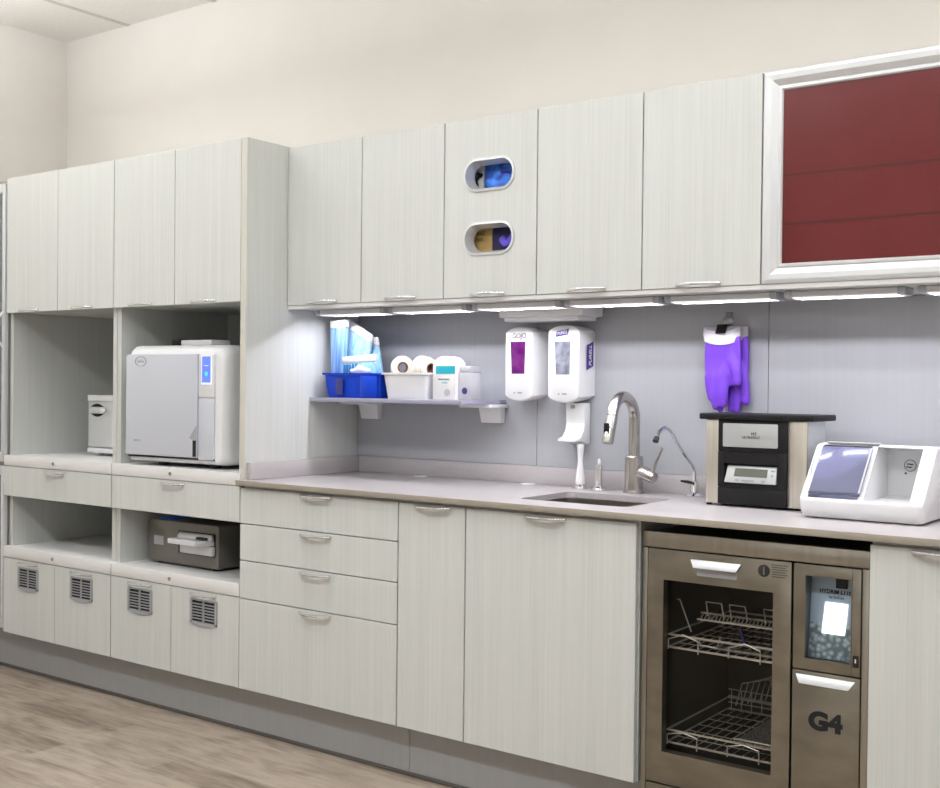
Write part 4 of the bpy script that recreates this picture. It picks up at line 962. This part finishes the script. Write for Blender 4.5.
MB().prism(rrect(cols+0.001, 0.482, 0.034, 0.269, 0.003, 2), 'y', -0.004, 0.006, 0.002).build('water_door', M['white_cool'], t, world=False)
s1 = MB().box(0.418, 0.470, -0.0062, -0.0042, 0.322, 0.430, 0.001).build('touchscreen', M['screen_pale'], t, world=False)
MB().box(0.422, 0.4665, -0.0072, -0.0063, 0.329, 0.4285).build('screen_image', M['screen_blue'], s1, world=False, smooth=False)
MB().ball((0.445, -0.0073, 0.362), 0.009, (1, 0.08, 1), 10).build('screen_icon', M['screen_green'], s1, world=False)
MB().box(0.433, 0.456, -0.0076, -0.0073, 0.392, 0.394).build('screen_line', M['screen_pale'], s1, world=False, smooth=False)
lo2 = MB().ring_lathe([(0.0180, -0.0118), (0.0200, -0.0118), (0.0200, -0.0102), (0.0180, -0.0102)], (0, 0, 0), 28, 'y').build('round_mark', M['lightink'], t, world=False)
for v_ in lo2.data.vertices: v_.co.x = v_.co.x*1.6+0.090; v_.co.z += 0.410
text('lettering', 'SciCan', 0.014, (0.090, -0.0106, 0.410), M['lightink'], t)
text('lettering', 'BRAVO', 0.012, (0.072, -0.0106, 0.098), M['lightink'], t)
MB().prism([(0.378, 0.048), (0.3975, 0.048), (0.3975, 0.165), (0.362, 0.118), (0.378, 0.108)], 'y', -0.0113, -0.0102).build('door_latch', M['vent'], t, world=False)
MB().box(0.380, 0.3972, -0.0118, -0.0114, 0.046, 0.108).build('latch_slot', M['dark'], t, world=False, smooth=False)
MB().box(0.015, 0.482, -0.0035, 0.010, 0.0335, 0.0395).build('drain_gap', M['dark'], t, world=False, smooth=False)
for x_ in (0.15, 0.43):
    for y_ in (0.06, 0.43): MB().lathe([(0.022, 0.0003), (0.022, 0.0138)], (x_, y_, 0), 16).build('foot', M['dark'], t, world=False)
# flat white case with black plug lying on top
t = thing('power_supply', 'flat white case with black plug lying on top of the big white steriliser', 'adapter', (-0.40, -0.47, 1.4402))
MB().box(-0.500, -0.322, -0.50, -0.40, 1.4402, 1.462, 0.004).build('case', M['white'], t)
MB().box(-0.556, -0.5005, -0.50, -0.43, 1.4402, 1.466, 0.003).build('plug', M['dark'], t)
MB().tube([(-0.552, -0.47, 1.455), (-0.575, -0.47, 1.457), (-0.592, -0.46, 1.456)], 0.006, 8).build('cord', M['dark'], t)

# ------------------------------------------------------------------ small appliance in the left niche
t = thing('small_steriliser', 'small silver box with lozenge handle in the upper left niche', 'appliance', (-1.14, -0.2, 0.9652))
bx0, bx1 = -1.264, -0.99; bz0 = 0.982
MB().box(bx0, bx1, -0.37, -0.06, bz0, 1.233, 0.003).build('case', M['offwhite'], t)
MB().box(bx0-0.003, bx1+0.003, -0.386, -0.3702, 1.206, 1.234, 0.003).build('top_cap', M['white'], t)
fp = MB().box(bx0-0.001, bx1, -0.382, -0.3702, 1.006, 1.205, 0.002).build('front_door', M['alu'], t)
MB().box(bx0-0.003, bx1+0.003, -0.386, -0.3702, 0.979, 1.0, 0.003).build('bottom_cap', M['white'], t)
for s_, zc in ((1, 1.182), (-1, 1.152)):
    n = 10; P = [(-1.200+0.048*(-1+2*k/n), zc+s_*0.014*math.sin(PI*k/n)) for k in range(n+1)]
    MB().prism(P, 'y', -0.3832, -0.3822).build('finger_recess', M['black'], fp, smooth=False)
MB().tube([(-1.247, -0.384, 1.167), (-1.200, -0.396, 1.167), (-1.150, -0.392, 1.167), (-1.135, -0.385, 1.167)], [0.006, 0.011, 0.014, 0.008], 10).build('handle', M['alu'], fp)
for x_ in (-1.225, -1.05):
    for y_ in (-0.35, -0.1): MB().lathe([(0.018, 0.9653), (0.018, 0.9788)], (x_, y_, 0), 14).build('foot', M['offwhite'], t)

# ------------------------------------------------------------------ bronze cassette unit in the lower right niche
t = thing('cassette_steriliser', 'dark bronze cassette steriliser with white handle in the lower niche', 'steriliser', (-0.47, -0.3, 0.563))
cx0, cx1, cyf, cyb, cz0, cz1 = -0.690, -0.262, -0.505, -0.06, 0.571, 0.742
ca = MB().prism(rrect(cx0, cx1, cz0, cz1, (0.012, 0.012, 0.012, 0.022), 4), 'y', cyf, cyb, 0.006).build('case', M['bronze'], t)
MB().box(-0.640, -0.555, -0.49, -0.30, cz1+0.0003, cz1+0.004, 0.001).build('blue_keypad', mat('blue_keypad', (0.02, 0.16, 0.85), 0.3), t)
MB().box(-0.50+0.002, -0.28, cyf-0.0015, cyf-0.0003, 0.618, 0.708, 0.0).build('cassette_slot', M['dark'], t, smooth=False)
tr_ = MB().box(-0.468, -0.280, cyf-0.020, cyf-0.0018, 0.624, 0.660, 0.004).build('cassette', M['offwhite'], t)
MB().hexa([(-0.462, cyf-0.085, 0.668), (-0.300, cyf-0.085, 0.668), (-0.284, cyf-0.0018, 0.662), (-0.476, cyf-0.0018, 0.662), (-0.462, cyf-0.085, 0.688), (-0.300, cyf-0.085, 0.688), (-0.284, cyf-0.0018, 0.682), (-0.476, cyf-0.0018, 0.682)], 0.003).build('cassette_handle', M['offwhite'], tr_)
MB().hexa([(-0.486, cyf-0.020, 0.683), (-0.286, cyf-0.020, 0.683), (-0.286, cyf-0.0018, 0.683), (-0.486, cyf-0.0018, 0.683), (-0.482, cyf-0.010, 0.704), (-0.290, cyf-0.010, 0.704), (-0.290, cyf-0.0018, 0.704), (-0.482, cyf-0.0018, 0.704)], 0.002).build('cassette_lip', M['alu'], tr_)
MB().box(-0.350, -0.300, cyf-0.040, cyf-0.022, 0.6865, 0.696, 0.002).build('release_latch', M['ink'], tr_)
MB().box(-0.648, -0.590, cyf-0.0012, cyf-0.0003, 0.640, 0.675).build('maker_plate', M['vent'], t, smooth=False)
for x_ in (-0.64, -0.31):
    for y_ in (-0.47, -0.1): MB().lathe([(0.016, 0.5628), (0.016, 0.5708)], (x_, y_, 0), 12).build('foot', M['dark'], t)

# ------------------------------------------------------------------ grey glazed cabinet left of the tower
t = thing('glazed_cabinet', 'grey framed glass-door cabinet at the left picture edge', 'cabinet', (-1.77, -0.3, 0))
gx0, gx1, gyf = -1.990, -1.541, -0.600
MB().box(gx0, gx1, gyf, -0.01, 0.19, 2.180, 0.002).box(gx0+0.02, gx1-0.02, -0.50, -0.05, 0.0005, 0.189).build('case', M['grey_metal'], t, smooth=False)
for z0_, z1_ in ((0.935, 2.165), (0.195, 0.915)):
    d = MB()
    d.box(gx0+0.003, gx0+0.045, gyf-0.021, gyf-0.001, z0_, z1_, 0.002); d.box(gx1-0.022, gx1-0.001, gyf-0.021, gyf-0.001, z0_, z1_, 0.002)
    d.box(gx0+0.045, gx1-0.022, gyf-0.021, gyf-0.001, z0_, z0_+0.04, 0.002); d.box(gx0+0.045, gx1-0.022, gyf-0.021, gyf-0.001, z1_-0.04, z1_, 0.002)
    dd_ = d.build('glass_door', M['alu'], t)
    MB().box(gx0+0.04, gx1-0.02, gyf-0.012, gyf-0.008, z0_+0.035, z1_-0.035).build('pane', M['case_glass'], dd_, smooth=False)
    if z0_ > 0.5:
        MB().tube([(gx1-0.012, gyf-0.022, 1.595), (gx1-0.013, gyf-0.045, 1.57), (gx1-0.013, gyf-0.05, 1.52), (gx1-0.012, gyf-0.045, 1.47), (gx1-0.012, gyf-0.022, 1.445)], 0.006, 8).build('handle', M['white'], dd_)

# ------------------------------------------------------------------ room lighting: ceiling troffers (lamps) outside the frame, plus added fill lights
def room_light(x, y, w=1.15, h=0.55, e=30, col=(1.0, 0.97, 0.93)):  # area lamp for the troffers and for the added fills
    ld = bpy.data.lights.new('troffer_or_fill', 'AREA'); ld.shape = 'RECTANGLE'; ld.size = w; ld.size_y = h; ld.energy = e; ld.color = col
    o = bpy.data.objects.new('troffer_or_fill', ld); COL.objects.link(o); o.location = (x, y, ZC-0.012); return o
E_TROF, E_UPFILL, E_FRONTFILL = 22, 42, 8
for x in (-0.8, 0.8, 2.4, 4.0):
    room_light(x, -3.0, 1.2, 0.3, E_TROF, LCOL)
# added fill lights: uplights brightening ceiling and walls, broad front fill behind camera
for x, y, k in ((-1.1, -1.3, 0.72), (1.2, -1.6, 1.1), (3.3, -1.6, 1.75)):
    o = room_light(x, y, 1.4, 0.25, E_UPFILL*k, LCOL); o.location.z = 2.62; o.rotation_euler = (PI, 0, 0)  # added to lift the ceiling, no fixture hangs here
o = room_light(2.2, YF+0.03, 3.4, 1.5, E_FRONTFILL, (0.92, 0.97, 1.0)); o.name = 'front_fill'; o.location.z = 1.75; o.rotation_euler = (PI/2, 0, 0)  # added frontal fill for cabinet faces and wall; no window stands here
w = bpy.data.worlds.new('World'); S.world = w; w.use_nodes = True
w.node_tree.nodes['Background'].inputs[0].default_value = (0.9, 0.93, 1.0, 1); w.node_tree.nodes['Background'].inputs[1].default_value = 0.15

# ------------------------------------------------------------------ camera
cd = bpy.data.cameras.new('camera'); cam = bpy.data.objects.new('camera', cd); COL.objects.link(cam)
yaw, pitch, roll = 0.6317, -0.0117, 0.0106
F = Vector((-math.sin(yaw)*math.cos(pitch), math.cos(yaw)*math.cos(pitch), math.sin(pitch)))
r = Vector((math.cos(yaw), math.sin(yaw), 0)); u = r.cross(F)
r2 = r*math.cos(roll)+u*math.sin(roll); u2 = -r*math.sin(roll)+u*math.cos(roll)
mw = Matrix((r2, u2, -F)).transposed().to_4x4(); mw.translation = (3.1073, -3.4813, 1.2976)
cam.matrix_world = mw
cd.sensor_fit = 'HORIZONTAL'; cd.sensor_width = 36; cd.lens = 1141.9*36/940; cd.shift_y = 3.95/940; cd.clip_start = 0.05
S.camera = cam
vs = S.view_settings; S.display_settings.display_device = 'sRGB'
vs.view_transform = 'Standard'; vs.look = 'None'; vs.gamma = 1; vs.use_curve_mapping = False; vs.exposure = 0.0
S.cycles.max_bounces = 8; S.cycles.diffuse_bounces = 4; S.cycles.transparent_max_bounces = 12; S.cycles.caustics_reflective = False; S.cycles.caustics_refractive = False
S.cycles.use_denoising = True; S.cycles.sample_clamp_indirect = 6
